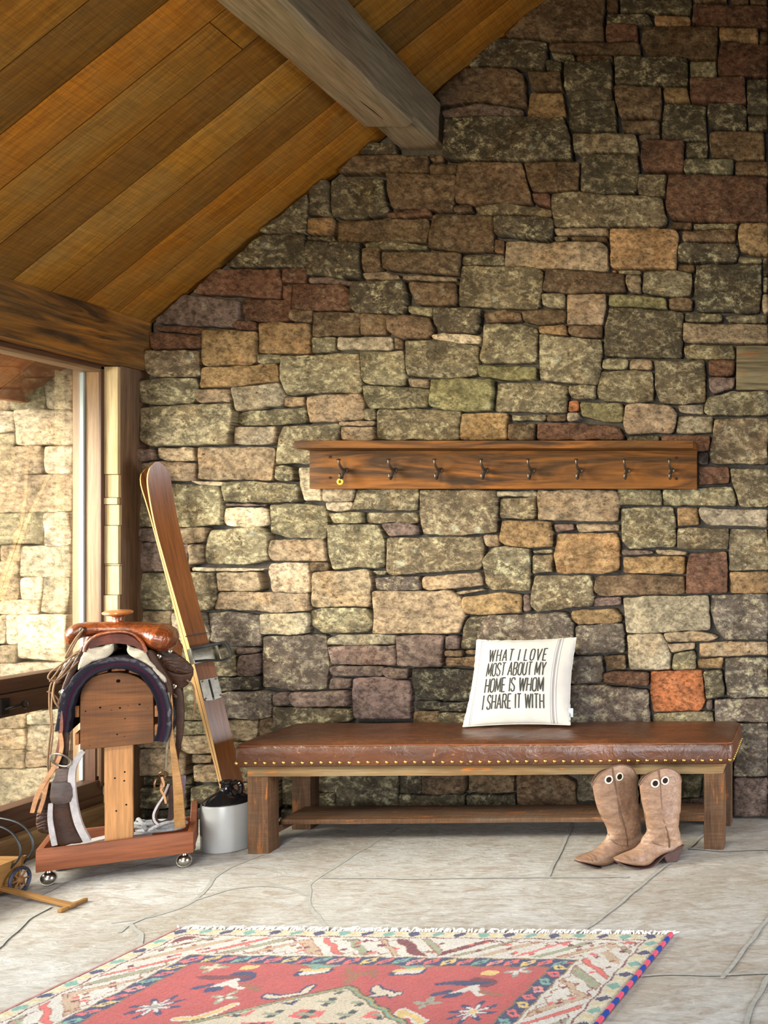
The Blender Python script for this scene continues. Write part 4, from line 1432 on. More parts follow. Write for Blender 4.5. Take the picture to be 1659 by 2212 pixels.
GL = {
 'W': (0.68, [[(0, 1), (0.17, 0), (0.34, 0.92), (0.51, 0), (0.68, 1)]]),
 'H': (0.46, [[(0, 0), (0, 1)], [(0.46, 0), (0.46, 1)], [(0, 0.5), (0.46, 0.5)]]),
 'A': (0.50, [[(0, 0), (0.25, 1), (0.50, 0)], [(0.09, 0.32), (0.41, 0.32)]]),
 'T': (0.46, [[(0, 1), (0.46, 1)], [(0.23, 1), (0.23, 0)]]),
 'I': (0.0, [[(0, 0), (0, 1)]]),
 'L': (0.38, [[(0, 1), (0, 0), (0.38, 0)]]),
 'O': (0.44, [[(0.22, 1), (0.08, 0.95), (0, 0.8), (0, 0.2), (0.08, 0.05), (0.22, 0), (0.36, 0.05), (0.44, 0.2), (0.44, 0.8), (0.36, 0.95), (0.22, 1)]]),
 'V': (0.50, [[(0, 1), (0.25, 0), (0.50, 1)]]),
 'E': (0.38, [[(0.38, 1), (0, 1), (0, 0), (0.38, 0)], [(0, 0.5), (0.32, 0.5)]]),
 'M': (0.58, [[(0, 0), (0.02, 1), (0.29, 0.15), (0.56, 1), (0.58, 0)]]),
 'S': (0.42, [[(0.42, 0.8), (0.36, 0.95), (0.21, 1), (0.06, 0.95), (0, 0.8), (0.02, 0.64), (0.21, 0.5), (0.40, 0.36), (0.42, 0.2), (0.36, 0.05), (0.21, 0), (0.06, 0.05), (0, 0.2)]]),
 'B': (0.42, [[(0, 0), (0, 1), (0.26, 1), (0.38, 0.93), (0.40, 0.76), (0.36, 0.58), (0.24, 0.52), (0, 0.52)], [(0.24, 0.52), (0.40, 0.44), (0.42, 0.25), (0.38, 0.07), (0.26, 0), (0, 0)]]),
 'U': (0.44, [[(0, 1), (0, 0.2), (0.08, 0.05), (0.22, 0), (0.36, 0.05), (0.44, 0.2), (0.44, 1)]]),
 'Y': (0.46, [[(0, 1), (0.23, 0.45), (0.46, 1)], [(0.23, 0.45), (0.23, 0)]]),
 'R': (0.44, [[(0, 0), (0, 1), (0.26, 1), (0.39, 0.93), (0.42, 0.74), (0.38, 0.56), (0.26, 0.5), (0, 0.5)], [(0.24, 0.5), (0.44, 0)]]),
}
def text_width(s, gap, space):
    return sum((GL[c][0] + gap) if c != ' ' else space for c in s) - gap
ink = MB()
def write(s, u0, u1, vtop, vh, gap, space, sw=0.085, slant=0.10):
    W = text_width(s, gap, space)
    sc = (u1 - u0) / W
    x = 0.0
    for ch in s:
        if ch == ' ': x += space; continue
        w, strokes = GL[ch]
        for st in strokes:
            pts = []
            for a, b in zip(st[:-1], st[1:]):
                n = max(2, int(math.hypot(b[0] - a[0], b[1] - a[1]) / 0.06))
                for i in range(n): pts.append((a[0] + (b[0] - a[0]) * i / n, a[1] + (b[1] - a[1]) * i / n))
            pts.append(st[-1])
            vs, fs = [], []
            asp = (vh * 0.885) / sc      # letter units are square on the cloth
            for i, p in enumerate(pts):
                a = pts[max(i - 1, 0)]; b = pts[min(i + 1, len(pts) - 1)]
                dx, dy = (b[0] - a[0]), (b[1] - a[1]) * asp
                L = math.hypot(dx, dy) or 1
                nx, ny = -dy / L, dx / L
                k = 1.0
                if 0 < i < len(pts) - 1:
                    d1 = (p[0] - a[0], (p[1] - a[1]) * asp); d2 = (b[0] - p[0], (b[1] - p[1]) * asp)
                    l1 = math.hypot(*d1) or 1; l2 = math.hypot(*d2) or 1
                    cs = (d1[0] * d2[0] + d1[1] * d2[1]) / l1 / l2
                    k = min(1.5, 1 / max(0.5, math.sqrt(max(0.05, (1 + cs) / 2))))
                for sgn in (1, -1):
                    px_ = p[0] + nx * sw * sgn * k; py_ = p[1] + ny * sw * sgn * k / asp
                    uu = u0 + (x + px_ + slant * (py_ - 0.5) * 0.0) * sc
                    vv = vtop + (1 - py_) * vh
                    vs.append(pillow_pt(uu, vv, 1, 0.0012))
            for i in range(len(pts) - 1): fs.append([2 * i, 2 * i + 1, 2 * i + 3, 2 * i + 2])
            ink.add(vs, fs)
        x += w + gap
write('WHAT I LOVE', 0.165, 0.757, 0.130, 0.150, 0.30, 0.42, 0.075)
write('MOST ABOUT MY', 0.165, 0.765, 0.302, 0.160, 0.20, 0.30, 0.080)
write('HOME IS WHOM', 0.172, 0.762, 0.492, 0.160, 0.20, 0.36, 0.080)
write('I SHARE IT WITH', 0.170, 0.770, 0.682, 0.160, 0.20, 0.34, 0.080)
ink.build('printed_lettering', inkmat(), pil)
m = MB()
q = pillow_pt(1.0, 0.87, 1)
m.box(q + Vector((0.006, 0.0, 0.0)), (0.022, 0.003, 0.042), bevel=0.0008)
m.build('cloth_tag', m_plain('tag_cloth', (176, 196, 196), 0.9, spec=0.1), pil)

# ------------------------------------------------------------------ boots
M_boot = m_leather('tan_boot_leather', (158, 127, 103), (122, 92, 72), 0.42, 0.5, 1.6, 0.35)
M_bootdk = m_plain('dark_sole_leather', (70, 48, 44), 0.5, 0.0, 0.4, 30, 0.3)
M_piping = m_plain('dark_piping', (104, 76, 58), 0.55)
M_white = m_plain('ivory_rim', (226, 218, 198), 0.5)
M_dark = m_plain('boot_lining', (44, 30, 22), 0.8, spec=0.1)

def boot(name, label, pairs, peak, YB, xref, slope, holes, seam, welt, heel, stitch=()):
    """pairs: (front px, back px, half width) rings from the top of the shaft to the toe"""
    # the boot stands at an angle: toe nearer the room, heel nearer the wall
    def A(px, py):
        return at(px, py, YB + (px - xref) * slope)
    d0 = A(*welt[-1]) - A(*welt[0])
    bd = Vector((d0.x, d0.y, 0)).normalized()
    lat = Vector((bd.y, -bd.x, 0))          # towards the camera side
    w3 = A(*welt[3])
    root = empty(name, (w3.x, w3.y, 0))
    tag(root, label, 'boot', 'pair of cowboy boots by the bench')
    N = 40
    vs, fs = [], []
    rings = []
    for i, (f, b, hw) in enumerate(pairs):
        f, b = A(*f), A(*b)
        c = (f + b) / 2; d = (f - b) / 2
        rise = 0
        ring = []
        for k in range(N):
            a = 2 * PI * k / N
            ca, sa = math.cos(a), math.sin(a)
            p = c + d * ca + lat * (hw * sa)
            if i <= 1:
                fade = 1.0 if i == 0 else 0.45
                p.z += ((at(peak[0], peak[1], c.y - hw).z if sa > 0 else at(peak[0], peak[1] + 4, c.y + hw).z) - c.z if i == 0 else 0.02) * abs(sa) ** 1.2 * (1.0 if i == 0 else 0.3)
            q = p * 14
            cr = 0.002 if i < 3 else 0.006
            crease = mnoise.noise(Vector((p.x * 10, p.y * 10, p.z * 42 + YB * 7))) * cr
            nn = (p - c).normalized()
            p += nn * (crease + mnoise.noise(q) * 0.002)
            ring.append(p)
        rings.append((ring, c))
    # refine between rings
    fine = []
    M = 5
    for i in range(len(rings) - 1):
        p0 = rings[max(i - 1, 0)][0]; p1 = rings[i][0]; p2 = rings[i + 1][0]; p3 = rings[min(i + 2, len(rings) - 1)][0]
        for s in range(M):
            t = s / M
            row = []
            for k in range(N):
                a, b, c_, d_ = p0[k], p1[k], p2[k], p3[k]
                v = 0.5 * ((2 * b) + (c_ - a) * t + (2 * a - 5 * b + 4 * c_ - d_) * t * t + (3 * b - a - 3 * c_ + d_) * t ** 3)
                if i >= 2:
                    cc = (rings[i][1] * (1 - t) + rings[i + 1][1] * t)
                    w = mnoise.noise(Vector((v.x * 18 + v.z * 30, v.y * 22, v.z * 55))) * (0.0055 if i < 7 else 0.0032)
                    v = v + (v - cc).normalized() * w
                row.append(v)
            fine.append(row)
    fine.append(rings[-1][0])
    inner = []
    for depth, sh in ((0.0, 0.93), (0.05, 0.91), (0.14, 0.86)):
        row = []
        c0 = rings[0][1]; c1 = rings[2][1]
        for k in range(N):
            p = rings[0][0][k]
            dirn = (c1 - c0).normalized()
            row.append(c0 + (p - c0) * sh + dirn * depth)
        inner.append(row)
    rows = inner[::-1] + fine
    for row in rows: vs += row
    for j in range(len(rows) - 1):
        for k in range(N):
            l = (k + 1) % N
            fs.append([j * N + k, j * N + l, (j + 1) * N + l, (j + 1) * N + k])
    fs.append([(len(rows) - 1) * N + k for k in range(N)])
    fs.append(list(range(N))[::-1])
    mb = MB(); mb.add(vs, fs)
    upper = mb.build('boot_upper', M_boot, root, angle=75)
    # piping on the top edge and down the side seam
    m = MB(); m.tube([p for p in fine[0]], 0.0028, 6, closed=True); m.build('top_binding', M_piping, root)
    def on_side(px, py, out=0.0, want_normal=False):
        best, bd_ = None, 1e9
        for r_ in range(len(fine)):
            for k in range(1, N // 2):
                q = fine[r_][k]
                qx, qy = VX + q.x * F / q.y, VY - (q.z - H) * F / q.y
                dd = (qx - px) ** 2 + (qy - py) ** 2
                if dd < bd_: bd_, best = dd, (r_, k)
        r_, k = best
        r0, r1 = max(r_ - 2, 0), min(r_ + 2, len(fine) - 1)
        nr = (fine[r1][k] - fine[r0][k]).cross(fine[r_][(k + 2) % N] - fine[r_][k - 2]).normalized()
        if nr.dot(lat) < 0: nr = -nr
        D = Vector(((px - VX) / F, 1, (VY - py) / F))
        p = Vector((0, 0, H)) + D * fine[r_][k].y + nr * out
        return (p, nr) if want_normal else p
    m = MB(); m.tube([on_side(x, y, 0.0008) for x, y in seam], 0.0024, 6); m.build('side_seam', M_piping, root)
    for hx, hy in holes:
        c, nr = on_side(hx, hy, 0.0, True)
        rot = nr.to_track_quat('Z', 'Y').to_matrix()
        m = MB(); m.torus(c + nr * 0.0022, 0.0148, 0.0034, rot, 20, 8)
        h_ = m.build('pull_hole', M_white, root)
        m = MB()
        m.lathe([(0.0138, -0.006), (0.0138, 0.0038)], c, 20, 0, rot)
        m.build('hole_opening', M_dark, h_)
    for st in stitch:
        m = MB(); m.tube(smooth_path([on_side(x, y, 0.0006) for x, y in st], 4), 0.0016, 5)
        m.build('stitching', M_piping, root)
    # welt and sole follow the lower line of the foot
    line = smooth_path([A(x, y) for x, y in welt], 5)
    wid = [w for w in np.interp(np.linspace(0, 1, len(line)), [0, .15, .42, .68, .85, 1], [0.010, 0.034, 0.050, 0.034, 0.037, 0.037])]
    def sole_ring(p, w, t):
        return [p + lat * w, p - lat * w, p - lat * w + Vector((0, 0, -t)), p + lat * w + Vector((0, 0, -t))]
    vs, fs = [], []
    for i, p in enumerate(line): vs += sole_ring(p + Vector((0, 0, 0.004)), wid[i], 0.0055)
    for i in range(len(line) - 1):
        for k in range(4):
            l = (k + 1) % 4
            fs.append([i * 4 + k, i * 4 + l, i * 4 + 4 + l, i * 4 + 4 + k])
    fs += [[0, 1, 2, 3], [len(vs) - 4 + k for k in (3, 2, 1, 0)]]
    m = MB(); m.add(vs, fs); m.build('sole', M_bootdk, root)
    hs = [A(x, y) for x, y in heel]
    for p in hs[2:]: p.z = max(p.z, 0.0)
    m = MB(); m.prism([p + lat * 0.034 for p in hs], [p - lat * 0.034 for p in hs], edge=0.003)
    m.build('heel', M_bootdk, root)
    return root
def c3(x, y): return (1000 + x / 2.517, 1340 + y / 2.517)
W_ = [0.036, 0.042, 0.048, 0.050, 0.047, 0.042, 0.040, 0.042, 0.045, 0.048, 0.044, 0.030, 0.016]
rb = [((960, 900), (1186, 880)), ((972, 985), (1184, 980)), ((988, 1050), (1180, 1050)), ((1000, 1105), (1172, 1105)),
      ((1002, 1140), (1176, 1140)), ((985, 1180), (1186, 1175)), ((962, 1212), (1188, 1206)), ((925, 1243), (1180, 1236)),
      ((895, 1262), (1080, 1268)), ((862, 1276), (1010, 1322)), ((842, 1287), (945, 1330)), ((830, 1294), (880, 1320)), ((825, 1300), (845, 1310))]
boot('cowboy_boot', 'tan cowboy boot nearest the right bench leg', [(c3(*a), c3(*b), w) for (a, b), w in zip(rb, W_)],
     c3(1072, 806), 4.240, 1411.0, 0.00115, [c3(1045, 886), c3(1098, 871)],
     [c3(*p) for p in ((1066, 815), (1072, 880), (1080, 1000), (1092, 1090), (1112, 1150), (1124, 1200), (1124, 1236))],
     [c3(*p) for p in ((824, 1306), (870, 1326), (945, 1338), (1010, 1326), (1078, 1272), (1120, 1245), (1184, 1216))],
     [c3(*p) for p in ((1074, 1268), (1182, 1220), (1150, 1306), (1092, 1308))],
     [[c3(*p) for p in q] for q in (((1000, 1160), (1030, 1200), (1070, 1222), (1122, 1228)), ((890, 1270), (915, 1280), (935, 1305)), ((878, 1278), (900, 1290), (915, 1310)))])
lb = [((704, 898), (945, 874)), ((722, 985), (952, 975)), ((745, 1050), (958, 1045)), ((768, 1100), (962, 1100)),
      ((786, 1145), (964, 1142)), ((782, 1180), (974, 1180)), ((755, 1212), (976, 1206)), ((718, 1243), (968, 1230)),
      ((690, 1260), (868, 1262)), ((655, 1274), (800, 1318)), ((634, 1286), (735, 1330)), ((618, 1295), (672, 1320)), ((612, 1301), (634, 1311))]
boot('cowboy_boot', 'tan cowboy boot left of its mate, its shaft leaning to the left', [(c3(*a), c3(*b), w) for (a, b), w in zip(lb, W_)],
     c3(828, 790), 4.270, 1325.0, 0.0015, [c3(792, 866), c3(850, 850)],
     [c3(*p) for p in ((814, 802), (824, 870), (838, 960), (858, 1060), (880, 1130), (890, 1180), (894, 1228))],
     [c3(*p) for p in ((611, 1308), (660, 1326), (735, 1338), (800, 1324), (866, 1268), (905, 1245), (972, 1216))],
     [c3(*p) for p in ((862, 1266), (970, 1220), (940, 1290), (872, 1304))],
     [[c3(*p) for p in q] for q in (((790, 1160), (815, 1200), (850, 1222), (893, 1226)), ((690, 1266), (712, 1280), (728, 1304)), ((676, 1276), (696, 1290), (706, 1310)))])

# ------------------------------------------------------------------ coat rack
M_rack = m_wood('stained_rack_wood', (124, 76, 26), (44, 29, 15), (84, 54, 22), 0.7, 0.62, 0.35, 0.15, contrast=2.2)
M_hook = m_plain('bronze_hook', (92, 80, 68), 0.38, 0.8, 0.5, 30, 0.2)
rx0, rx1 = -2.626, -0.742
rack = empty('coat_rack', ((rx0 + rx1) / 2, 4.895, 1.622))
tag(rack, 'dark wooden wall rack with a top ledge and a row of metal hooks', 'coat rack')
m = MB(); m.box(((rx0 + rx1) / 2, 4.871, 1.715), (rx1 - rx0, 0.022, 0.186), bevel=0.003, rough=0.001, seg=20)
m.build('back_board', M_rack, rack)
m = MB(); m.box(((rx0 + rx1) / 2, 4.806, 1.826), (rx1 - rx0 + 0.004, 0.152, 0.036), bevel=0.003, rough=0.001, seg=20)
m.build('ledge', M_rack, rack)
hx = [747, 853, 951, 1050, 1150, 1253, 1355, 1451]
hk = MB()
def hook_shape(m, o):
    m.lathe([(0.013, 0.0), (0.013, 0.004), (0.009, 0.007)], o, 14, 0, Matrix.Rotation(PI / 2, 3, 'X'))
    m.tube([o + Vector(p) for p in smooth_path([(0, 0, 0), (0, -0.022, 0.001), (0, -0.045, 0.010), (0, -0.062, 0.026), (0, -0.068, 0.044)])], [0.009 - 0.0045 * i / 24 for i in range(25)], 8)
    m.ball(o + Vector((0, -0.069, 0.047)), 0.0075, 10, 6, sc=(1.5, 1.3, 0.6))
    m.tube([o + Vector(p) for p in smooth_path([(0, -0.018, -0.001), (0, -0.030, -0.022), (0, -0.036, -0.036), (0, -0.046, -0.044), (0, -0.056, -0.036), (0, -0.058, -0.026)])], [0.0075 - 0.003 * i / 30 for i in range(31)], 8)
    m.ball(o + Vector((0, -0.058, -0.024)), 0.0062, 10, 6)
base = at(hx[0], 1016, 4.859)
hook_shape(hk, base)
h0 = hk.build('coat_hook', M_hook, rack)
for x in hx[1:]:
    c = h0.copy(); COL.objects.link(c); c.parent = rack
    c.location = (at(x, 1016, 4.859).x - base.x, 0, 0)
for x, y in ((713, 987), (713, 1032), (1461, 989), (1461, 1034)):
    m = MB(); m.lathe([(0.0065, -0.002), (0.0065, 0.0015)], at(x, y, 4.859), 14, 0, Matrix.Rotation(PI / 2, 3, 'X'))
    m.build('screw_hole', M_dark, rack)
yr = MB()
yr.torus(base + Vector((-0.004, -0.047, -0.058)), 0.0115, 0.0042, Matrix.Rotation(PI / 2, 3, 'X') , 22, 8)
o = yr.build('ring', m_plain('yellow_plastic', (226, 206, 60), 0.4, amt=0.05))
tag(o, 'small yellow ring hanging on the leftmost rack hook', 'ring')

# ------------------------------------------------------------------ skis
M_ski = m_wood('varnished_hickory', (132, 82, 42), (98, 58, 28), (116, 70, 34), 1.0, 0.32, 0.12, 0.5, coat=0.15)
M_skiedge = m_wood('ski_edge_wood', (196, 156, 104), (172, 132, 84), None, 1.0, 0.45, 0.1, 0.3)
M_steel = m_plain('dull_steel', (128, 124, 112), 0.38, 0.9, 0.5, 40, 0.25)
M_black = m_plain('black_strap', (34, 32, 32), 0.5, 0.0, 0.4)
s_bot = Vector((at(525, 1791, 4.75).x, 4.75, 0.0))
s_top = Vector((at(330, 1006, 4.86).x, 4.845, at(330, 1008, 4.86).z))
PH = math.radians(57)
s_t = (s_top - s_bot).normalized()
s_w = Vector((math.cos(PH), math.sin(PH), 0)); s_w = (s_w - s_t * s_w.dot(s_t)).normalized()
s_n = s_w.cross(s_t).normalized()
if s_n.y > 0: s_n = -s_n
SLEN = (s_top - s_bot).length
def ski_prof(t):
    """t along the ski 0 tail to 1 tip: half width, half thickness, offset along the normal (tip curl), camber"""
    w = 0.0485 - 0.0065 * math.sin(PI * min(1, t / 0.8)) + 0.004 * t
    if t > 0.94: w *= math.sqrt(max(0.0, 1 - ((t - 0.94) / 0.0605) ** 2)) * 0.985 + 0.015
    th = 0.006 + 0.009 * math.exp(-((t - 0.42) / 0.22) ** 2)
    curl = 0.0 if t < 0.80 else 0.060 * ((t - 0.80) / 0.20) ** 2
    return w, th, curl
def ski(name, label, sgn, off):
    root = empty(name, s_bot + s_n * off)
    tag(root, label, 'ski', 'pair of old wooden skis')
    n = 70
    vs, fs, gs = [], [], []
    for i in range(n):
        t = i / (n - 1)
        w, th, curl = ski_prof(t)
        c = s_bot + s_t * (SLEN * t) + s_n * (off + sgn * (th + curl * (1.0 if sgn > 0 else 0.5)))
        th_ = th
        for a, b in ((-1, -1), (1, -1), (1, 1), (-1, 1)):
            f = 1.0 if b < 0 else 0.985
            vs.append(c + s_w * (a * w * f) + s_n * (b * sgn * th_))
            gs.append((t * SLEN, a * w + off * 9, b * th_))
    top, edg = [], []
    for i in range(n - 1):
        for k in range(4):
            l = (k + 1) % 4
            (top if k in (0, 2) else edg).append([i * 4 + k, i * 4 + l, i * 4 + 4 + l, i * 4 + 4 + k])
    edg += [[0, 3, 2, 1], [(n - 1) * 4 + k for k in range(4)]]
    mb = MB(); mb.add(vs, top, 0, gs); 
    b = len(mb.f)
    for f in edg: mb.f.append(f); mb.m.append(1)
    body = mb.build('ski_body', [M_ski, M_skiedge], root, angle=30)
    return root
SK = ski('ski', 'varnished wooden ski with metal binding leaning in the corner, facing the room', 1, 0.002)
ski('ski', 'second wooden ski behind the front one, only its pale edge and tip showing', -1, -0.002)
def SP(px, py, lift):
    """point on the front face of the near ski under a pixel, raised by lift"""
    d = Vector(((px - VX) / F, 1, (VY - py) / F))
    o = Vector((0, 0, H))
    p0 = s_bot + s_n * (0.002 + 0.028 + lift)
    k = (p0 - o).dot(s_n) / d.dot(s_n)
    return o + d * k
def sk(t, w, lift):
    ww, th, cu = ski_prof(t)
    return s_bot + s_t * (SLEN * t) + s_w * w + s_n * (0.002 + 2 * th + cu + lift)
def tpx(py):
    """parameter along the ski at an image row"""
    lo, hi = 0.0, 1.0
    for _ in range(40):
        mid = (lo + hi) / 2
        p = sk(mid, 0, 0)
        y = VY - (p.z - H) * F / p.y
        if y > py: lo = mid
        else: hi = mid
    return lo
rotS = Matrix((s_w, s_t, s_n)).transposed()
t1, t2 = tpx(1430), tpx(1400)
m = MB()
m.box(sk((t1 + t2) / 2, 0, 0.006), (0.118, (t2 - t1) * SLEN, 0.012), rotS, 0.002)
for sx in (-0.058, 0.058):
    m.box(sk((t1 + t2) / 2, sx, 0.020), (0.006, (t2 - t1) * SLEN * 1.1, 0.040), rotS, 0.002)
m.build('toe_iron', M_steel, SK)
m = MB()
m.tube(smooth_path([sk(t2, -0.055, 0.03), sk(t2, 0.0, 0.045), sk(t2, 0.06, 0.045), sk(t2 - 0.005, 0.09, 0.055), sk(t1, 0.095, 0.055), sk(t1 - 0.008, 0.06, 0.05), sk(t1, 0.0, 0.04), sk(t1 + 0.004, -0.055, 0.03)]), 0.008, 8, flat=0.45)
m.build('toe_strap', M_black, SK)
t3, t4 = tpx(1513), tpx(1466)
m = MB()
pl = [(-0.040, t4), (0.040, t4), (0.042, t3 + 0.010), (0.034, t3 + 0.003), (0.0, t3), (-0.034, t3 + 0.003), (-0.042, t3 + 0.010)]
m.prism([sk(t, w, 0.005) for w, t in pl], [sk(t, w, -0.001) for w, t in pl], edge=0.001)
for w, t in ((-0.03, t4 - 0.004), (0.03, t4 - 0.004), (-0.034, t3 + 0.009), (0.034, t3 + 0.009), (0, t3 + 0.004)):
    m.ball(sk(t, w, 0.005), 0.005, 8, 5)
m.build('heel_plate', M_steel, SK)
m = MB(); m.tube([sk(t3 + 0.007, 0, 0.006), sk(t4 - 0.003, 0, 0.006)], 0.004, 8); m.build('plate_ridge', M_black, SK)
tb = tpx(1371)
m = MB()
m.tube([sk(tb, -0.050, 0.002), sk(tb, 0.048, 0.002)], 0.003, 6)
m.build('tie_band', M_black, SK)

# ------------------------------------------------------------------ jug
jug = empty('stoneware_jug', (-2.777, 4.462, 0))
tag(jug, 'grey and black glazed stoneware jug standing beside the left bench leg', 'jug')
J = Vector((-2.777, 4.462, 0))
m = MB()
m.lathe([(0.090, 0.0), (0.098, 0.003), (0.1015, 0.012), (0.1025, 0.10), (0.1025, 0.196), (0.100, 0.205), (0.094, 0.208)], J, 48)
m.build('jug_body', m_plain('grey_salt_glaze', (150, 150, 148), 0.28, 0.0, 0.5, 6, 0.06, 0.02), jug)
M_blk = m_plain('black_glaze', (22, 20, 22), 0.10, 0.0, 0.5, 8, 0.2, 0.02)
m = MB()
m.lathe([(0.096, 0.203), (0.097, 0.211), (0.086, 0.224), (0.066, 0.238), (0.044, 0.250), (0.028, 0.260), (0.024, 0.272), (0.025, 0.286), (0.030, 0.292), (0.030, 0.298), (0.022, 0.301), (0.016, 0.298)], J, 48)
m.build('shoulder', M_blk, jug)
m = MB()
m.tube([J + Vector(p) for p in smooth_path([(0.026, -0.004, 0.288), (0.045, -0.006, 0.296), (0.062, -0.008, 0.286), (0.066, -0.008, 0.266), (0.060, -0.006, 0.246)])], [0.011] * 25, 10)
m.build('handle', M_blk, jug)
# ------------------------------------------------------------------ saddle stand, pad, saddle
TH = math.radians(29.6)
SO = Vector((-2.9675, 4.054, 0))
UU = Vector((math.cos(TH), math.sin(TH), 0))
NN = Vector((math.sin(TH), -math.cos(TH), 0))       # towards the room
def S(cx, cy, d=0.0):
    """point of the plane d in front of the stand's front board"""
    px, py = cx / 2.9625, 1280 + cy / 2.9625
    D = Vector(((px - VX) / F, 1, (VY - py) / F)); o = Vector((0, 0, H))
    k = (SO + NN * d - o).dot(NN) / D.dot(NN)
    return o + D * k
rotT = Matrix.Rotation(TH, 3, 'Z')
def LA(p): return (p - SO).dot(UU)
def LW(a, d, z): return SO + UU * a + NN * d + Vector((0, 0, z))

def strap(mb, pts, w, thick=0.004, nd=None, mat=0, smooth=6):
    pts = smooth_path(pts, smooth) if smooth else [Vector(p) for p in pts]
    N = len(pts)
    ws = w if isinstance(w, (list, tuple)) else [w, w]
    ws = np.interp(np.linspace(0, 1, N), np.linspace(0, 1, len(ws)), ws)
    nd = nd or NN
    vs, fs, gs = [], [], []
    L = 0
    for i, p in enumerate(pts):
        t = (pts[min(i + 1, N - 1)] - pts[max(i - 1, 0)]).normalized()
        wd = nd.cross(t)
        if wd.length < 1e-4: wd = UU
        wd.normalize()
        td = t.cross(wd).normalized()
        if i: L += (p - pts[i - 1]).length
        for a, b in ((-1, -1), (-0.9, 1), (0.9, 1), (1, -1)):
            vs.append(p + wd * (a * ws[i] / 2) + td * (b * thick / 2)); gs.append((L, a * ws[i], b * thick))
    for i in range(N - 1):
        for k in range(4):
            l = (k + 1) % 4
            fs.append([i * 4 + k, i * 4 + l, i * 4 + 4 + l, i * 4 + 4 + k])
    fs += [[0, 1, 2, 3], [(N - 1) * 4 + k for k in (3, 2, 1, 0)]]
    mb.add(vs, fs, mat, gs)

M_standw = m_wood('stand_pine', (158, 106, 62), (132, 84, 46), (142, 92, 52), 0.9, 0.6, 0.3, 0.3)
M_postw = m_wood('pale_pine', (190, 138, 86), (168, 116, 68), (178, 130, 86), 0.9, 0.6, 0.25, 0.3)
M_panel = m_wood('old_panel_wood', (128, 80, 40), (92, 58, 30), (84, 58, 36), 0.8, 0.6, 0.4, 0.3, saw=0.2)
M_trayw = m_wood('red_pine', (138, 78, 44), (112, 60, 34), (122, 68, 40), 0.9, 0.55, 0.3, 0.35)
M_hole = m_plain('dark_hole', (20, 15, 12), 0.9, spec=0.05)
M_castor = m_plain('castor_steel', (176, 170, 158), 0.25, 1.0, 0.5, 30, 0.15, 0.05)
M_tan = m_leather('saddle_tan_leather', (140, 68, 27), (80, 40, 19), 0.27, 0.3, 1.6, 0.5, 0.35, tool=0.3)
M_gul = m_leather('gullet_leather', (98, 42, 20), (58, 24, 14), 0.45, 0.2, 2.0, 0.25)
M_brown = m_leather('dark_saddle_leather', (66, 40, 26), (42, 26, 18), 0.5, 0.3, 2.0, 0.25, tool=0.0)
M_tooled = m_leather('tooled_leather', (74, 47, 32), (48, 31, 22), 0.48, 0.3, 2.0, 0.3, tool=0.6)
M_latigo = m_leather('latigo_leather', (190, 140, 96), (160, 110, 72), 0.5, 0.2, 2.0, 0.4)
M_olive = m_leather('harness_leather', (164, 122, 70), (138, 98, 54), 0.5, 0.2, 2.0, 0.4)
M_fleece = m_fleece('sheepskin', (200, 190, 170))
M_whitef = m_fleece('white_fleece', (190, 184, 184))
M_silver = m_plain('nickel', (170, 164, 150), 0.3, 1.0, 0.5, 40, 0.2)
M_cord = m_plain('rawhide_cord', (116, 88, 62), 0.7, 0, 0.3)
M_grope = m_plain('grey_rope', (150, 150, 150), 0.9, 0, 0.2, 120, 0.3, 0.6)

stand = empty('saddle_stand', SO, TH)
tag(stand, 'wooden saddle stand with an open tray on ball casters and a round-topped panel', 'saddle stand')
A0, A1 = -0.262, 0.258
ZT0, ZT1 = 0.066, 0.154
DEP = 0.275
m = MB(); m.box(LW((A0 + A1) / 2, -0.011, (ZT0 + ZT1) / 2), (A1 - A0, 0.022, ZT1 - ZT0), rotT, 0.003, rough=0.001, seg=8)
m.build('front_board', M_trayw, stand)
m = MB(); m.box(LW((A0 + A1) / 2, -DEP, (ZT0 + ZT1) / 2), (A1 - A0, 0.022, ZT1 - ZT0), rotT, 0.003)
m.build('back_board', M_trayw, stand)
for a, top in ((A0 + 0.011, ZT1), (A1 - 0.011, ZT1)):
    m = MB(); m.box(LW(a, -DEP / 2, (ZT0 + top) / 2), (0.022, DEP - 0.024, top - ZT0), rotT, 0.003, grain=1)
    m.build('side_board', M_trayw, stand)
m = MB()
m.prism([LW(A1 - 0.001, -DEP + 0.012, 0.154), LW(A1 - 0.001, -DEP + 0.012, 0.225), LW(A1 - 0.001, -DEP + 0.05, 0.225), LW(A1 - 0.001, -DEP + 0.09, 0.154)],
        [LW(A1 - 0.024, -DEP + 0.012, 0.154), LW(A1 - 0.024, -DEP + 0.012, 0.225), LW(A1 - 0.024, -DEP + 0.05, 0.225), LW(A1 - 0.024, -DEP + 0.09, 0.154)], edge=0.002)
m.build('corner_lug', M_trayw, stand)
m = MB(); m.box(LW((A0 + A1) / 2, -DEP / 2, ZT0 + 0.008), (A1 - A0 - 0.046, DEP - 0.024, 0.014), rotT, 0.001)
m.build('tray_floor', M_trayw, stand)
pc = (S(757, 1300, -0.075) + S(757, 1300, -0.075)) / 2
pw = (S(849, 1300, -0.055) - S(669, 1300, -0.055)).length
pl = S(669, 1300, -0.055); pr_ = S(849, 1300, -0.055)
pm = (pl + pr_) / 2
zp1 = S(757, 800, -0.055).z
m = MB(); m.box(Vector((pm.x, pm.y, (ZT0 + 0.015 + zp1) / 2)) - NN * 0.020, (pw, 0.040, zp1 - ZT0 - 0.015), rotT, 0.003, grain=2, rough=0.001, seg=8)
post = m.build('post', M_postw, stand)
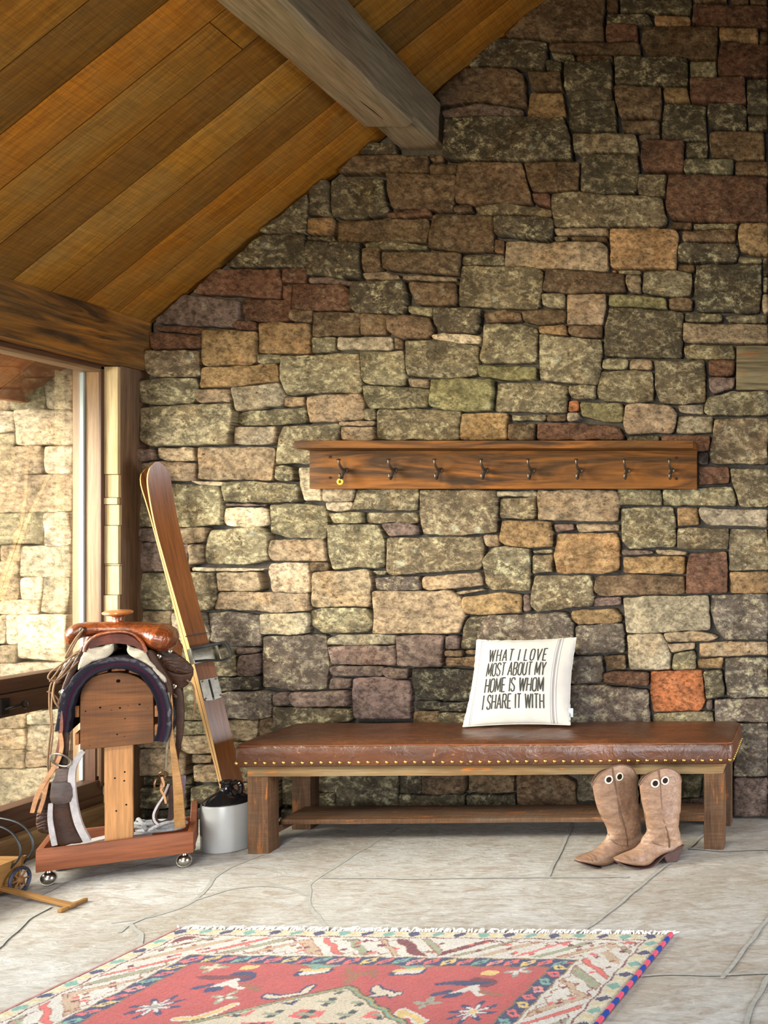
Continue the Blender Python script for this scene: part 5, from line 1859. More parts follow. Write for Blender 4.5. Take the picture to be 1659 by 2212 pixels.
for cx, cy in ((735, 1188), (798, 1148), (795, 1205), (808, 1358), (744, 1398)):
    m = MB(); q = S(cx, cy, -0.0545)
    m.lathe([(0.0035, -0.001), (0.0030, 0.0008)], q, 8, 0, rotT @ Matrix.Rotation(PI / 2, 3, 'X'))
    m.build('nail_hole', M_hole, post)
pp_ = [(512, 1008), (511, 800), (512, 660), (520, 625), (542, 585), (580, 548), (630, 525), (700, 512), (765, 510), (830, 520), (890, 545), (935, 580), (965, 618), (981, 655), (984, 800), (985, 962)]
m = MB(); fr_ = [S(x, y, -0.030) for x, y in pp_]
m.prism(fr_, [p - NN * 0.022 for p in fr_], edge=0.002, gv=[(LA(p) , 0, p.z) for p in fr_] * 4)
pan = m.build('arch_panel', M_panel, stand)
m = MB()
kh = S(757, 566, -0.0305)
m.lathe([(0.0075, -0.004), (0.0070, 0.0012)], kh, 18, 0, rotT @ Matrix.Rotation(PI / 2, 3, 'X'))
m.build('knot_hole', M_hole, pan)
for cx, cy, r in ((641, 736, .0042), (768, 738, .0042), (893, 716, .0042), (548, 760, .0028), (800, 806, .0028), (750, 908, .0034), (797, 920, .002), (575, 980, .002), (945, 740, .002), (714, 752, .002), (820, 724, .002)):
    m = MB(); m.lathe([(r, -0.001), (r * 0.8, 0.0010)], S(cx, cy, -0.030), 10, 0, rotT @ Matrix.Rotation(PI / 2, 3, 'X'))
    m.build('knot_hole', M_hole, pan)
fr2 = [p - NN * 0.42 for p in fr_]
m = MB(); m.prism(fr2, [p - NN * 0.022 for p in fr2], edge=0.002, gv=[(LA(p), 3, p.z) for p in fr2] * 4)
m.build('rear_panel', M_panel, stand)
slats = [(492, 940, 90), (492, 762, 90), (500, 625, 66), (556, 556, 42), (642, 508, 14), (758, 492, 0), (868, 512, -20), (948, 566, -46), (998, 650, -72), (1002, 760, -90), (1002, 880, -90)]
for cx, cy, a in slats:
    c = S(cx, cy, -0.03)
    m = MB()
    m.box(c - NN * 0.215, (0.046, 0.43, 0.013), rotT @ Matrix.Rotation(math.radians(-a), 3, 'Y'), 0.002, grain=1)
    m.build('slat', M_standw, stand)
for cx, cy in ((285, 1855), (1186, 1725)):
    pass
for a, d in ((A0 + 0.035, -0.035), (A1 - 0.035, -0.035), (A0 + 0.035, -DEP + 0.03), (A1 - 0.035, -DEP + 0.03)):
    m = MB(); c = LW(a, d, 0.029)
    m.ball(c, 0.026, 18, 12, sc=(1.05, 1.05, 1.0))
    cs_ = m.build('caster', M_castor, stand)
    m = MB(); m.lathe([(0.012, 0.0), (0.010, 0.012), (0.006, 0.016), (0.006, 0.024)], c + Vector((0, 0, 0.018)), 14)
    m.lathe([(0.0275, -0.004), (0.0285, 0.0), (0.0275, 0.004)], c, 20, 0, rotT @ Matrix.Rotation(PI / 2.6, 3, 'X'))
    m.build('caster_stem', M_silver, cs_)

# pad draped over the slats
def m_pad():
    t = NT('wool_saddle_pad')
    g = t.attr('gv').outputs['Vector']
    sep = t.n('ShaderNodeSeparateXYZ'); t.l(g, sep.inputs[0])
    tc = t.n('ShaderNodeTexCoord').outputs['Object']
    n = t.noise(tc, 40, 6, 0.65); n2 = t.noise(tc, 220, 4, 0.7)
    f = t.math('ADD', sep.outputs[1], t.math('MULTIPLY', n, 0.22))
    c = t.ramp(f, [(0.20, lin((26, 25, 34))), (0.42, lin((34, 32, 42))), (0.50, lin((58, 26, 42))), (0.56, lin((60, 28, 44))), (0.64, lin((38, 36, 48))), (0.90, lin((48, 46, 54)))])
    pat = t.math('MULTIPLY', t.ramp(t.noise(t.mapping(g, (14, 2, 2)), 1.0, 3, 0.6), [(0.52, 0.0), (0.60, 0.6)]), t.ramp(f, [(0.70, 0.0), (0.85, 1.0)]))
    c = t.mix(pat, c, lin((104, 100, 104)))
    return t.finish(c, 0.95, t.bump(n2, 0.8, 0.004, t.bump(n, 0.6, 0.01)), 0.08)
M_pad = m_pad()
pad = empty('saddle_pad', S(757, 470, 0) - NN * 0.2, TH)
tag(pad, 'navy and plum wool saddle pad draped over the slats of the stand', 'saddle pad')
pth = [(410, 888), (424, 820), (436, 740), (458, 660), (505, 578), (575, 510), (662, 472), (757, 456), (850, 468), (930, 515), (990, 590), (1030, 680), (1048, 780), (1044, 870), (1018, 950)]
cl_ = smooth_path([S(x, y, 0.0) for x, y in pth], 5)
nP = len(cl_)
thk = 0.0215
sides = []
for i, p in enumerate(cl_):
    t = (cl_[min(i + 1, nP - 1)] - cl_[max(i - 1, 0)]).normalized()
    o = NN.cross(t).normalized()
    if i == 0: ref = o
    sides.append(o)
if sides[nP // 2].z < 0: sides = [-o for o in sides]
mb = MB(); vs, fs, gs = [], [], []
secs = [(0.010, 0.25), (0.018, 0.6), (0.020, 0.85), (0.016, 1.0), (0.0, 1.06), (-0.05, 1.0), (-0.15, 1.0), (-0.30, 1.0), (-0.45, 1.0), (-0.575, 1.0), (-0.582, 0.4)]
M2 = len(secs)
for i, p in enumerate(cl_):
    for sgn in (1, -1):
        for d, k in (secs if sgn > 0 else secs[::-1]):
            w = mnoise.noise(Vector((i * 0.35, d * 6, sgn))) * 0.004
            vs.append(p + sides[i] * (sgn * (thk * k * 1.05 + w * (1 if k > 0.5 else 0)) + (0.006 if sgn > 0 else 0.004)) + NN * d)
            gs.append((i * 0.02, 0.5 + 0.5 * sgn * k if d > -0.04 else (0.9 if sgn > 0 else 0.1), d))
Wd = 2 * M2
for i in range(nP - 1):
    for k in range(Wd):
        l = (k + 1) % Wd
        fs.append([i * Wd + k, i * Wd + l, (i + 1) * Wd + l, (i + 1) * Wd + k])
fs.append(list(range(Wd))); fs.append([(nP - 1) * Wd + k for k in range(Wd)][::-1])
mb.add(vs, fs, 0, gs)
mb.build('pad_body', M_pad, pad, angle=60)

# ---- the saddle
sad = empty('saddle', S(757, 330, 0) - NN * 0.15, TH)
tag(sad, 'brown leather western saddle with round horn and sheepskin lining on the stand', 'saddle')
# swell
def swell_tube(pts, rads, d, flat, mat, name, n=18, parent=sad):
    p = smooth_path([S(x, y, d) for x, y in pts], 7)
    r = np.interp(np.linspace(0, 1, len(p)), np.linspace(0, 1, len(rads)), rads)
    m = MB(); m.tube(p, [float(x) for x in r], n, flat=flat, up=(0, 0, 1))
    return m.build(name, mat, parent, angle=70)
px1 = 1 / 2.9625 * 4.05 / F
swell_tube([(452, 330), (462, 285), (492, 250), (560, 236), (650, 232), (757, 230), (850, 236), (930, 252), (1000, 276), (1060, 292), (1105, 300), (1138, 306)],
           [0.012, 0.026, 0.031, 0.030, 0.028, 0.030, 0.034, 0.043, 0.057, 0.058, 0.048, 0.018], -0.07, 2.0, M_tan, 'swell')
m = MB()
gp = [(540, 378), (552, 345), (580, 312), (640, 277), (700, 262), (757, 259), (815, 264), (860, 284), (900, 318), (925, 350), (932, 380), (900, 358), (860, 338), (815, 326), (757, 319), (700, 320), (640, 332), (590, 350)]
f_ = [S(x, y, 0.010) for x, y in gp]
m.prism(f_, [p - NN * 0.10 for p in f_], edge=0.004)
m.build('gullet', M_gul, sad)
swell_tube([(538, 380), (550, 338), (585, 298), (645, 266), (757, 250), (835, 258), (885, 290), (920, 335), (936, 382)], [0.0065] * 3, 0.014, 1.0, M_tan, 'gullet_binding', 10)
# horn
hb = S(757, 212, -0.07)
m = MB()
m.lathe([(0.038, -0.015), (0.032, 0.002), (0.0215, 0.014), (0.019, 0.026), (0.021, 0.037), (0.030, 0.045)], hb, 32)
hn = m.build('horn', M_tan, sad)
m = MB()
k = 0.0525 / 0.052
m.lathe([(0.020, 0.040), (0.040, 0.0455), (0.051, 0.050), (0.0535, 0.054), (0.0520, 0.0585), (0.044, 0.0615), (0.0, 0.0635)], hb, 40, 0, Matrix.Rotation(math.radians(4), 3, 'X'))
m.build('horn_cap', m_leather('horn_cap_leather', (176, 110, 58), (150, 88, 44), 0.3, 0.15, 2.0, 0.5, 0.3), hn)
# seat and cantle behind the swell
m = MB()
def seat_pt(u, v):
    a = (u - 0.5) * 2
    d = -0.10 - 0.40 * v
    c = S(757, 300, -0.07)
    z = c.z - 0.01 - 0.03 * math.sin(PI * v) + 0.05 * max(0, v - 0.6) / 0.4 - 0.16 * a * a * (1 - 0.3 * v)
    return SO + UU * (LA(c) + a * 0.19) + NN * d + Vector((0, 0, z - SO.z))
m.grid(seat_pt, 25, 19)
n0 = len(m.v)
m.grid(lambda u, v: seat_pt(u, v) - Vector((0, 0, 0.012)), 25, 19)
m.build('seat', M_tan, sad, angle=70)
swell_tube([(560, 330), (590, 270), (660, 235), (757, 222), (880, 232), (1010, 250), (1075, 290), (1100, 340)], [0.014, 0.018, 0.018, 0.018, 0.018, 0.020, 0.022, 0.014], -0.50, 1.6, M_tan, 'cantle')
# sheepskin lined skirts
def slab(poly, d0, d1, mat, name, edge=0.006, sub=None, amp=0.0, parent=None):
    poly = smooth_path([Vector((x, y, 0)) for x, y in poly + [poly[0]]], 3)[:-1]
    f_ = []
    for p in poly:
        q = S(p.x, p.y, d0)
        if amp: q += mnoise.noise_vector(q * 60) * amp
        f_.append(q)
    m = MB(); m.prism(f_, [p + NN * (d1 - d0) for p in f_], edge=edge)
    return m.build(name, mat, parent or sad, angle=60)
slab([(560, 348), (610, 352), (660, 345), (700, 328), (718, 326), (722, 372), (690, 412), (640, 430), (590, 446), (545, 476), (498, 498), (508, 440), (532, 385)], 0.012, -0.42, M_fleece, 'fleece_lining', 0.008, amp=0.004)
slab([(808, 330), (852, 355), (900, 362), (928, 382), (962, 436), (1005, 490), (1052, 536), (1066, 572), (1046, 578), (1005, 535), (968, 488), (910, 448), (850, 416), (816, 384)], 0.012, -0.42, M_fleece, 'fleece_lining', 0.008, amp=0.004)
# leather skirts and jockeys beside them
slab([(520, 352), (545, 352), (520, 430), (478, 520), (430, 620), (398, 720), (376, 720), (392, 620), (440, 500), (490, 410)], 0.004, -0.40, M_brown, 'skirt', 0.004)
slab([(930, 370), (975, 372), (1010, 430), (1060, 510), (1092, 570), (1104, 640), (1090, 690), (1072, 640), (1050, 585), (1000, 500), (955, 430)], 0.004, -0.40, M_brown, 'skirt', 0.004)
slab([(965, 372), (1010, 366), (1060, 362), (1120, 385), (1185, 430), (1226, 470), (1238, 500), (1215, 515), (1160, 520), (1090, 505), (1040, 470), (1000, 420)], -0.055, -0.075, M_tooled, 'jockey', 0.005)
slab([(1050, 480), (1110, 512), (1180, 522), (1236, 505), (1222, 560), (1190, 600), (1140, 620), (1100, 590), (1070, 540)], -0.06, -0.085, M_brown, 'jockey', 0.005)
slab([(470, 385), (515, 372), (505, 420), (470, 480), (425, 550), (380, 590), (350, 580), (385, 510), (430, 440)], -0.05, -0.07, M_tooled, 'jockey', 0.005)
# conchos with strings
for cx, cy, d, r in ((1012, 410, -0.045, .0105), (1086, 376, -0.048, .009), (484, 425, -0.038, .0105), (400, 640, 0.005, .0125), (1112, 600, -0.05, .0100)):
    m = MB(); m.lathe([(r, -0.002), (r, 0.001), (r * 0.7, 0.003), (r * 0.25, 0.0042)], S(cx, cy, d), 20, 0, rotT @ Matrix.Rotation(PI / 2, 3, 'X'))
    m.build('concho', M_silver, sad)
# fenders and straps, right hand side
m = MB(); strap(m, [S(1105, 560, -0.07), S(1140, 660, -0.06), S(1152, 780, -0.055), S(1150, 900, -0.055), S(1136, 1010, -0.055), S(1128, 1130, -0.055)], [0.030, 0.036, 0.032, 0.026, 0.018, 0.006], 0.006)
m.build('fender', M_brown, sad)
m = MB(); strap(m, [S(1080, 560, -0.02), S(1090, 650, 0.0), S(1100, 760, 0.0), S(1096, 860, 0.0), S(1102, 960, 0.0), S(1120, 1100, 0.0), S(1138, 1250, 0.0), S(1146, 1380, -0.012), S(1152, 1505, -0.030)], [0.010, 0.011, 0.011, 0.012, 0.018, 0.026, 0.034, 0.038, 0.040], 0.005)
m.build('cinch_billet', M_olive, sad)
for cx, cy in ((1128, 1412), (1143, 1408), (1150, 1482), (1162, 1478), (1120, 1300), (1126, 1340)):
    m = MB(); m.lathe([(0.0022, -0.001), (0.0020, 0.0012)], S(cx, cy, -0.010 if cy < 1390 else -0.022), 8, 0, rotT @ Matrix.Rotation(PI / 2, 3, 'X'))
    m.build('billet_stud', M_brass, sad)
m = MB(); strap(m, [S(1078, 640, 0.012), S(1086, 780, 0.012), S(1076, 920, 0.012), S(1066, 1030, 0.012), S(1062, 1140, 0.012)], [0.008, 0.008, 0.007, 0.007], 0.004)
m.build('hanging_strap', m_leather('grey_olive_leather', (112, 102, 76), (92, 82, 62), 0.5, 0.2, 2.0), sad)
# right stirrup seen nearly edge on
m = MB()
strap(m, [S(1085, 1220, -0.05), S(1060, 1290, -0.05), S(1020, 1350, -0.05), S(992, 1410, -0.05), S(990, 1455, -0.05), S(1020, 1480, -0.05), S(1060, 1470, -0.05), S(1090, 1440, -0.05), S(1096, 1340, -0.05), S(1090, 1230, -0.05)], [0.016, 0.018, 0.020, 0.020], 0.010)
r_st = m.build('stirrup', M_brown, sad)
m = MB()
m.tube(smooth_path([S(1080, 1225, -0.035), S(1050, 1300, -0.035), S(1008, 1365, -0.035), S(984, 1420, -0.035), S(990, 1462, -0.035), S(1016, 1488, -0.035)]), 0.0045, 8)
m.build('stirrup_edge', M_whitef, r_st)
slab([(1140, 1170), (1188, 1172), (1186, 1240), (1178, 1310), (1172, 1358), (1150, 1352), (1142, 1260)], -0.09, -0.10, m_leather('plum_leather', (122, 98, 108), (100, 80, 92), 0.45, 0.2, 2.0), 'fender_end', 0.003)
m = MB()
m.torus(S(1045, 1165, 0.0), 0.0145, 0.0036, rotT @ Matrix.Rotation(PI / 2 + 0.5, 3, 'X'))
m.torus(S(1010, 1225, 0.0), 0.017, 0.0034, rotT @ Matrix.Rotation(PI / 2, 3, 'X') @ Matrix.Rotation(0.9, 3, 'Y'), ry=0.024)
m.build('cinch_buckle', m_plain('bronze_buckle', (112, 84, 58), 0.35, 0.9), sad)
m = MB()
strap(m, [S(1035, 1180, 0.004), S(1048, 1230, 0.006), S(1030, 1262, 0.004), S(1050, 1300, 0.002), S(1062, 1350, 0.0)], [0.009, 0.008], 0.004)
m.build('buckle_keeper', M_latigo, sad)
# left hand side: fender, stirrup with sheepskin, latigo and ties
m = MB(); strap(m, [S(420, 700, -0.02), S(412, 820, -0.01), S(408, 940, -0.005), S(405, 1060, 0.0), S(402, 1150, 0.0)], [0.030, 0.036, 0.036, 0.030, 0.026], 0.006)
m.build('fender', M_brown, sad)
slab([(352, 1132), (442, 1128), (440, 1180), (446, 1225), (330, 1228), (350, 1180)], 0.020, 0.004, m_leather('plaited_leather', (104, 86, 78), (80, 66, 60), 0.55, 0.4, 3.0), 'stirrup_neck', 0.003)
slab([(292, 1230), (330, 1228), (330, 1345), (316, 1440), (318, 1540), (290, 1545), (250, 1535), (228, 1490), (236, 1400), (268, 1310)], -0.02, -0.05, M_tooled, 'fender_end', 0.006)
lst = slab([(340, 1340), (448, 1338), (458, 1400), (478, 1480), (505, 1545), (532, 1598), (450, 1612), (372, 1618), (352, 1540), (338, 1440)], 0.022, 0.004, M_brown, 'stirrup', 0.005)
m = MB()
strap(m, [S(326, 1350, 0.018), S(322, 1440, 0.020), S(334, 1530, 0.020), S(352, 1616, 0.016)], [0.016, 0.018, 0.020, 0.020], 0.016)
m.build('stirrup_fleece', M_whitef, lst)
m = MB()
strap(m, [S(530, 1018, -0.01), S(495, 1065, 0.004), S(468, 1120, 0.012), S(460, 1200, 0.016), S(466, 1300, 0.018), S(482, 1400, 0.018), S(508, 1490, 0.018), S(560, 1592, 0.012)], [0.018, 0.022, 0.024, 0.026, 0.026, 0.026, 0.026, 0.026], 0.020)
m.build('stirrup_fleece', M_whitef, lst)
slab([(328, 1222), (448, 1220), (452, 1340), (326, 1346)], 0.032, 0.012, m_leather('grey_brown_wrap', (84, 68, 62), (64, 52, 48), 0.5, 0.25, 2.0), 'stirrup_wrap', 0.003)
m = MB()
m.torus(S(388, 1072, 0.03), 0.020, 0.0042, rotT @ Matrix.Rotation(PI / 2, 3, 'X') @ Matrix.Rotation(0.95, 3, 'Z'), ry=0.036)
m.build('cinch_ring', M_silver, sad)
m = MB(); strap(m, [S(385, 900, 0.02), S(395, 980, 0.022), S(378, 1060, 0.028), S(340, 1130, 0.03), S(300, 1190, 0.03), S(258, 1260, 0.03), S(228, 1330, 0.03), S(205, 1410, 0.03)], [0.014, 0.014, 0.014, 0.016, 0.016, 0.016, 0.016, 0.014], 0.004)
m.build('latigo', M_latigo, sad)
m = MB(); strap(m, [S(310, 1170, 0.022), S(296, 1240, 0.022), S(278, 1320, 0.022), S(250, 1410, 0.022)], [0.012, 0.014, 0.014, 0.012], 0.004)
m.build('latigo', M_latigo, sad)
m = MB(); strap(m, [S(374, 700, 0.012), S(392, 800, 0.014), S(390, 900, 0.014), S(372, 1000, 0.014), S(352, 1100, 0.014), S(338, 1150, 0.014)], [0.010, 0.012, 0.012, 0.010], 0.004)
m.build('hanging_strap', m_leather('red_latigo', (132, 74, 46), (108, 58, 38), 0.45, 0.2, 2.0), sad)
ties = [
 [(535, 232), (500, 290), (450, 380), (400, 460), (350, 530), (318, 570)],
 [(520, 250), (480, 300), (440, 370), (415, 420)],
 [(500, 395), (450, 450), (400, 520), (356, 570), (340, 640), (352, 700), (372, 728)],
 [(360, 540), (322, 600), (316, 720), (326, 860), (312, 1000), (306, 1100), (318, 1195)],
 [(352, 560), (336, 640), (330, 760), (338, 900), (322, 1040), (318, 1180)],
 [(500, 440), (470, 470), (420, 520), (370, 560), (330, 560), (308, 545), (325, 510), (390, 460), (470, 400), (515, 378)],
 [(300, 632), (340, 650), (375, 690), (380, 728)],
 [(1196, 560), (1236, 600), (1246, 700), (1240, 780), (1252, 810)],
 [(1090, 640), (1120, 655), (1130, 670), (1110, 662)]]
for k, t in enumerate(ties):
    m = MB()
    m.tube(smooth_path([S(x, y, 0.012 + 0.004 * (k % 3) if x < 900 else -0.05) for x, y in t], 5), 0.0030, 6)
    m.build('saddle_string', M_cord, sad)
m = MB()
m.lathe([(0.013, -0.004), (0.014, 0.002), (0.008, 0.007)], S(530, 240, -0.005), 12, 0, rotT @ Matrix.Rotation(PI / 2, 3, 'X'))
m.build('string_rosette', M_brown, sad)

# ---- tack lying in the tray
ci = MB()
strap(ci, [LW(-0.17, -0.075, 0.112), LW(-0.12, -0.10, 0.116), LW(-0.05, -0.150, 0.116), LW(0.03, -0.165, 0.112), LW(0.10, -0.17, 0.108)], [0.05, 0.06, 0.06, 0.05], 0.048, nd=Vector((0, 0, 1)))
o = ci.build('cinch', M_whitef)
tag(o, 'white fleece cinch lying in the saddle stand tray', 'cinch')
ro_ = MB()
def lp(cx, cy, rx, ry, z, k0, k1, n=26):
    return [LW(cx + rx * math.cos(k0 + (k1 - k0) * i / n), -0.17 + cy + ry * math.sin(k0 + (k1 - k0) * i / n), z + 0.012 * math.sin(3 * i / n)) for i in range(n + 1)]
for q in range(4): ro_.tube(lp(0.135, 0.03, 0.085 - 0.006 * q, 0.055 - 0.004 * q, 0.145 + 0.004 * q, 0.4 * q, 0.4 * q + 5.9), 0.0075, 8)
ro_.tube(lp(0.12, 0.01, 0.105, 0.055, 0.160, 0.2, 5.2), 0.0075, 8)
ro_.tube(lp(0.13, 0.02, 0.085, 0.065, 0.175, -0.6, 3.9), 0.0075, 8)
ro_.tube(smooth_path([LW(0.10, -0.06, 0.165), LW(0.13, -0.045, 0.185), LW(0.17, -0.05, 0.195), LW(0.21, -0.06, 0.192), LW(0.22, -0.12, 0.17)]), 0.0075, 8)
ro_.tube(smooth_path([LW(0.045, -0.2, 0.165), LW(0.055, -0.14, 0.20), LW(0.075, -0.10, 0.185), LW(0.09, -0.07, 0.165)]), 0.0075, 8)
o = ro_.build('rope', M_grope)
tag(o, 'coil of grey rope lying in the right side of the stand tray', 'rope')

# ------------------------------------------------------------------ toy covered wagon
M_wag = m_wood('wagon_wood', (158, 116, 62), (128, 90, 46), (112, 82, 48), 1.0, 0.55, 0.3, 0.35)
M_wagdk = m_wood('wagon_running_gear', (138, 96, 56), (108, 74, 42), None, 1.0, 0.6, 0.3, 0.3)
M_tyre = m_plain('wheel_rim_iron', (44, 50, 66), 0.5, 0.4, 0.4)
M_hoop = m_plain('hoop_steel', (52, 54, 56), 0.42, 0.6, 0.5)
wx, wy = -3.33, 3.62
wag = empty('toy_wagon', (wx, wy, 0))
tag(wag, 'small wooden covered-wagon model with bare hoops standing by the saddle stand', 'toy wagon')
Yf = 3.93
def Wp(px, py, Y): return at(px, py, Y)
# body: flared box, end board towards the corner
zt_ = at(59, 1847, Yf).z; zb_ = at(47, 1904, Yf).z
xr_t, xr_b = at(59, 1847, Yf).x, at(47, 1904, Yf).x
xl_t, xl_b = -3.475, -3.455
yn = 3.36
m = MB(); m.prism([Vector((xr_t, Yf, zt_)), Vector((xr_b, Yf - 0.02, zb_)), Vector((xr_b, yn, zb_)), Vector((xr_t, yn - 0.02, zt_))],
                  [Vector((xr_t - 0.012, Yf, zt_)), Vector((xr_b - 0.012, Yf - 0.02, zb_)), Vector((xr_b - 0.012, yn, zb_)), Vector((xr_t - 0.012, yn - 0.02, zt_))], edge=0.0015,
                  gv=[(p * 0.4, 0, q) for p, q in ((0, .06), (0, 0), (1.4, 0), (1.4, .06))] * 4)
m.build('side_board', M_wag, wag)
m = MB(); m.prism([Vector((xl_t, Yf, zt_)), Vector((xl_b, Yf - 0.02, zb_)), Vector((xl_b, yn, zb_)), Vector((xl_t, yn - 0.02, zt_))],
                  [Vector((xl_t + 0.012, Yf, zt_)), Vector((xl_b + 0.012, Yf - 0.02, zb_)), Vector((xl_b + 0.012, yn, zb_)), Vector((xl_t + 0.012, yn - 0.02, zt_))], edge=0.0015)
m.build('side_board', M_wag, wag)
for y in (Yf - 0.012, yn + 0.006):
    m = MB(); m.prism([Vector((xl_t, y, zt_)), Vector((xl_b, y, zb_)), Vector((xr_b, y, zb_)), Vector((xr_t, y, zt_))],
                      [Vector((xl_t, y - 0.012, zt_)), Vector((xl_b, y - 0.012, zb_)), Vector((xr_b, y - 0.012, zb_)), Vector((xr_t, y - 0.012, zt_))], edge=0.001)
    m.build('end_board', M_wag, wag)
m = MB(); m.box(((xl_b + xr_b) / 2, (Yf + yn) / 2, zb_ - 0.006), (xr_b - xl_b + 0.01, Yf - yn + 0.02, 0.012), bevel=0.002)
m.build('wagon_floor', M_wagdk, wag)
def wheel(c, r):
    rot = Matrix.Rotation(PI / 2, 3, 'Y')
    m = MB(); m.torus(c, r - 0.006, 0.0065, rot, 28, 8)
    w_ = m.build('wheel', M_tyre, wag)
    m = MB()
    for k in range(8):
        a = PI * k / 4
        m.tube([c + Vector((0, math.cos(a) * 0.006, math.sin(a) * 0.006)), c + Vector((0, math.cos(a) * (r - 0.006), math.sin(a) * (r - 0.006)))], 0.0035, 6)
    m.build('spokes', M_wagdk, w_)
    m = MB(); m.lathe([(0.014, -0.010), (0.015, 0.0), (0.012, 0.010), (0.006, 0.014)], c, 16, 0, rot)
    m.build('hub', M_wagdk, w_)
rw = 0.052
for y in (3.885, 3.44):
    wheel(Vector((xr_b + 0.030, y, rw)), rw)
    wheel(Vector((xl_b + 0.002, y, rw)), rw)
    m = MB(); m.box(((xr_b + xl_b) / 2 + 0.015, y, rw), (xr_b - xl_b + 0.03, 0.014, 0.014), bevel=0.002); m.build('axle', M_wagdk, wag)
    m = MB(); m.box(((xr_b + xl_b) / 2, y, (rw + zb_) / 2), (0.16, 0.03, zb_ - rw), bevel=0.002); m.build('bolster', M_wagdk, wag)
xm = (xl_t + xr_t) / 2
for y, zz_ in ((3.922, 0.155), (3.862, 0.150)):
    pts = [(xr_t - 0.008, 0), (xr_t + 0.028, 0.045), (xr_t + 0.018, 0.098), (xr_t - 0.03, 0.138), (xm, 0.155), (xl_t + 0.04, 0.138), (xl_t + 0.01, 0.09), (xl_t + 0.008, 0)]
    m = MB(); strap(m, [Vector((x, y, zt_ - 0.03 + z * zz_ / 0.155 * 1.15)) for x, z in pts], [0.013, 0.013], 0.003, nd=Vector((1, 0, 0.001)))
    m = MB(); m.tube(smooth_path([Vector((x, y, zt_ - 0.03 + z * zz_ / 0.155 * 1.15)) for x, z in pts], 6), 0.0042, 8)
    m.build('hoop', M_hoop, wag)
tg0 = Vector((xr_b - 0.11, 3.87, 0.045)); tg1 = on_floor(158, 1957, 0.012)
m = MB()
dirv = (tg1 - tg0).normalized()
rz_ = math.atan2(dirv.y, dirv.x); ry_ = -math.asin(dirv.z)
m.box((tg0 + tg1) / 2, ((tg1 - tg0).length, 0.022, 0.013), Matrix.Rotation(rz_, 3, 'Z') @ Matrix.Rotation(ry_, 3, 'Y'), 0.002)
m.build('tongue', M_wag, wag)
ca, cb = on_floor(128, 1968, 0.008), on_floor(186, 1943, 0.008)
m = MB(); d_ = cb - ca
m.box((ca + cb) / 2, (d_.length, 0.016, 0.014), Matrix.Rotation(math.atan2(d_.y, d_.x), 3, 'Z'), 0.002)
m.build('crossbar', M_wag, wag)
# ------------------------------------------------------------------ rug
RB = Vector((-2.359, 3.514, 0)); RBR = Vector((-0.6175, 3.465, 0))
RW = (RBR - RB).length
ES = (RBR - RB).normalized(); ET = Vector((-0.1456, -0.9893, 0))
RL = 2.40
def RC(px, py):
    d = on_floor(px, py, 0.012) - RB
    det = ES.x * ET.y - ES.y * ET.x
    return ((d.x * ET.y - d.y * ET.x) / det, (ES.x * d.y - ES.y * d.x) / det)

C_IV = (208, 202, 192); C_CR = (204, 194, 172); C_RED = (182, 70, 67); C_NAVY = (38, 46, 92); C_TEAL = (112, 160, 146)
C_YEL = (216, 182, 112); C_MAR = (112, 32, 46); C_SAGE = (150, 152, 124); C_TAN = (188, 160, 132); C_COR = (218, 96, 92)
C_BRN = (150, 92, 62); C_BEI = (206, 190, 164); C_GRY = (150, 148, 136)

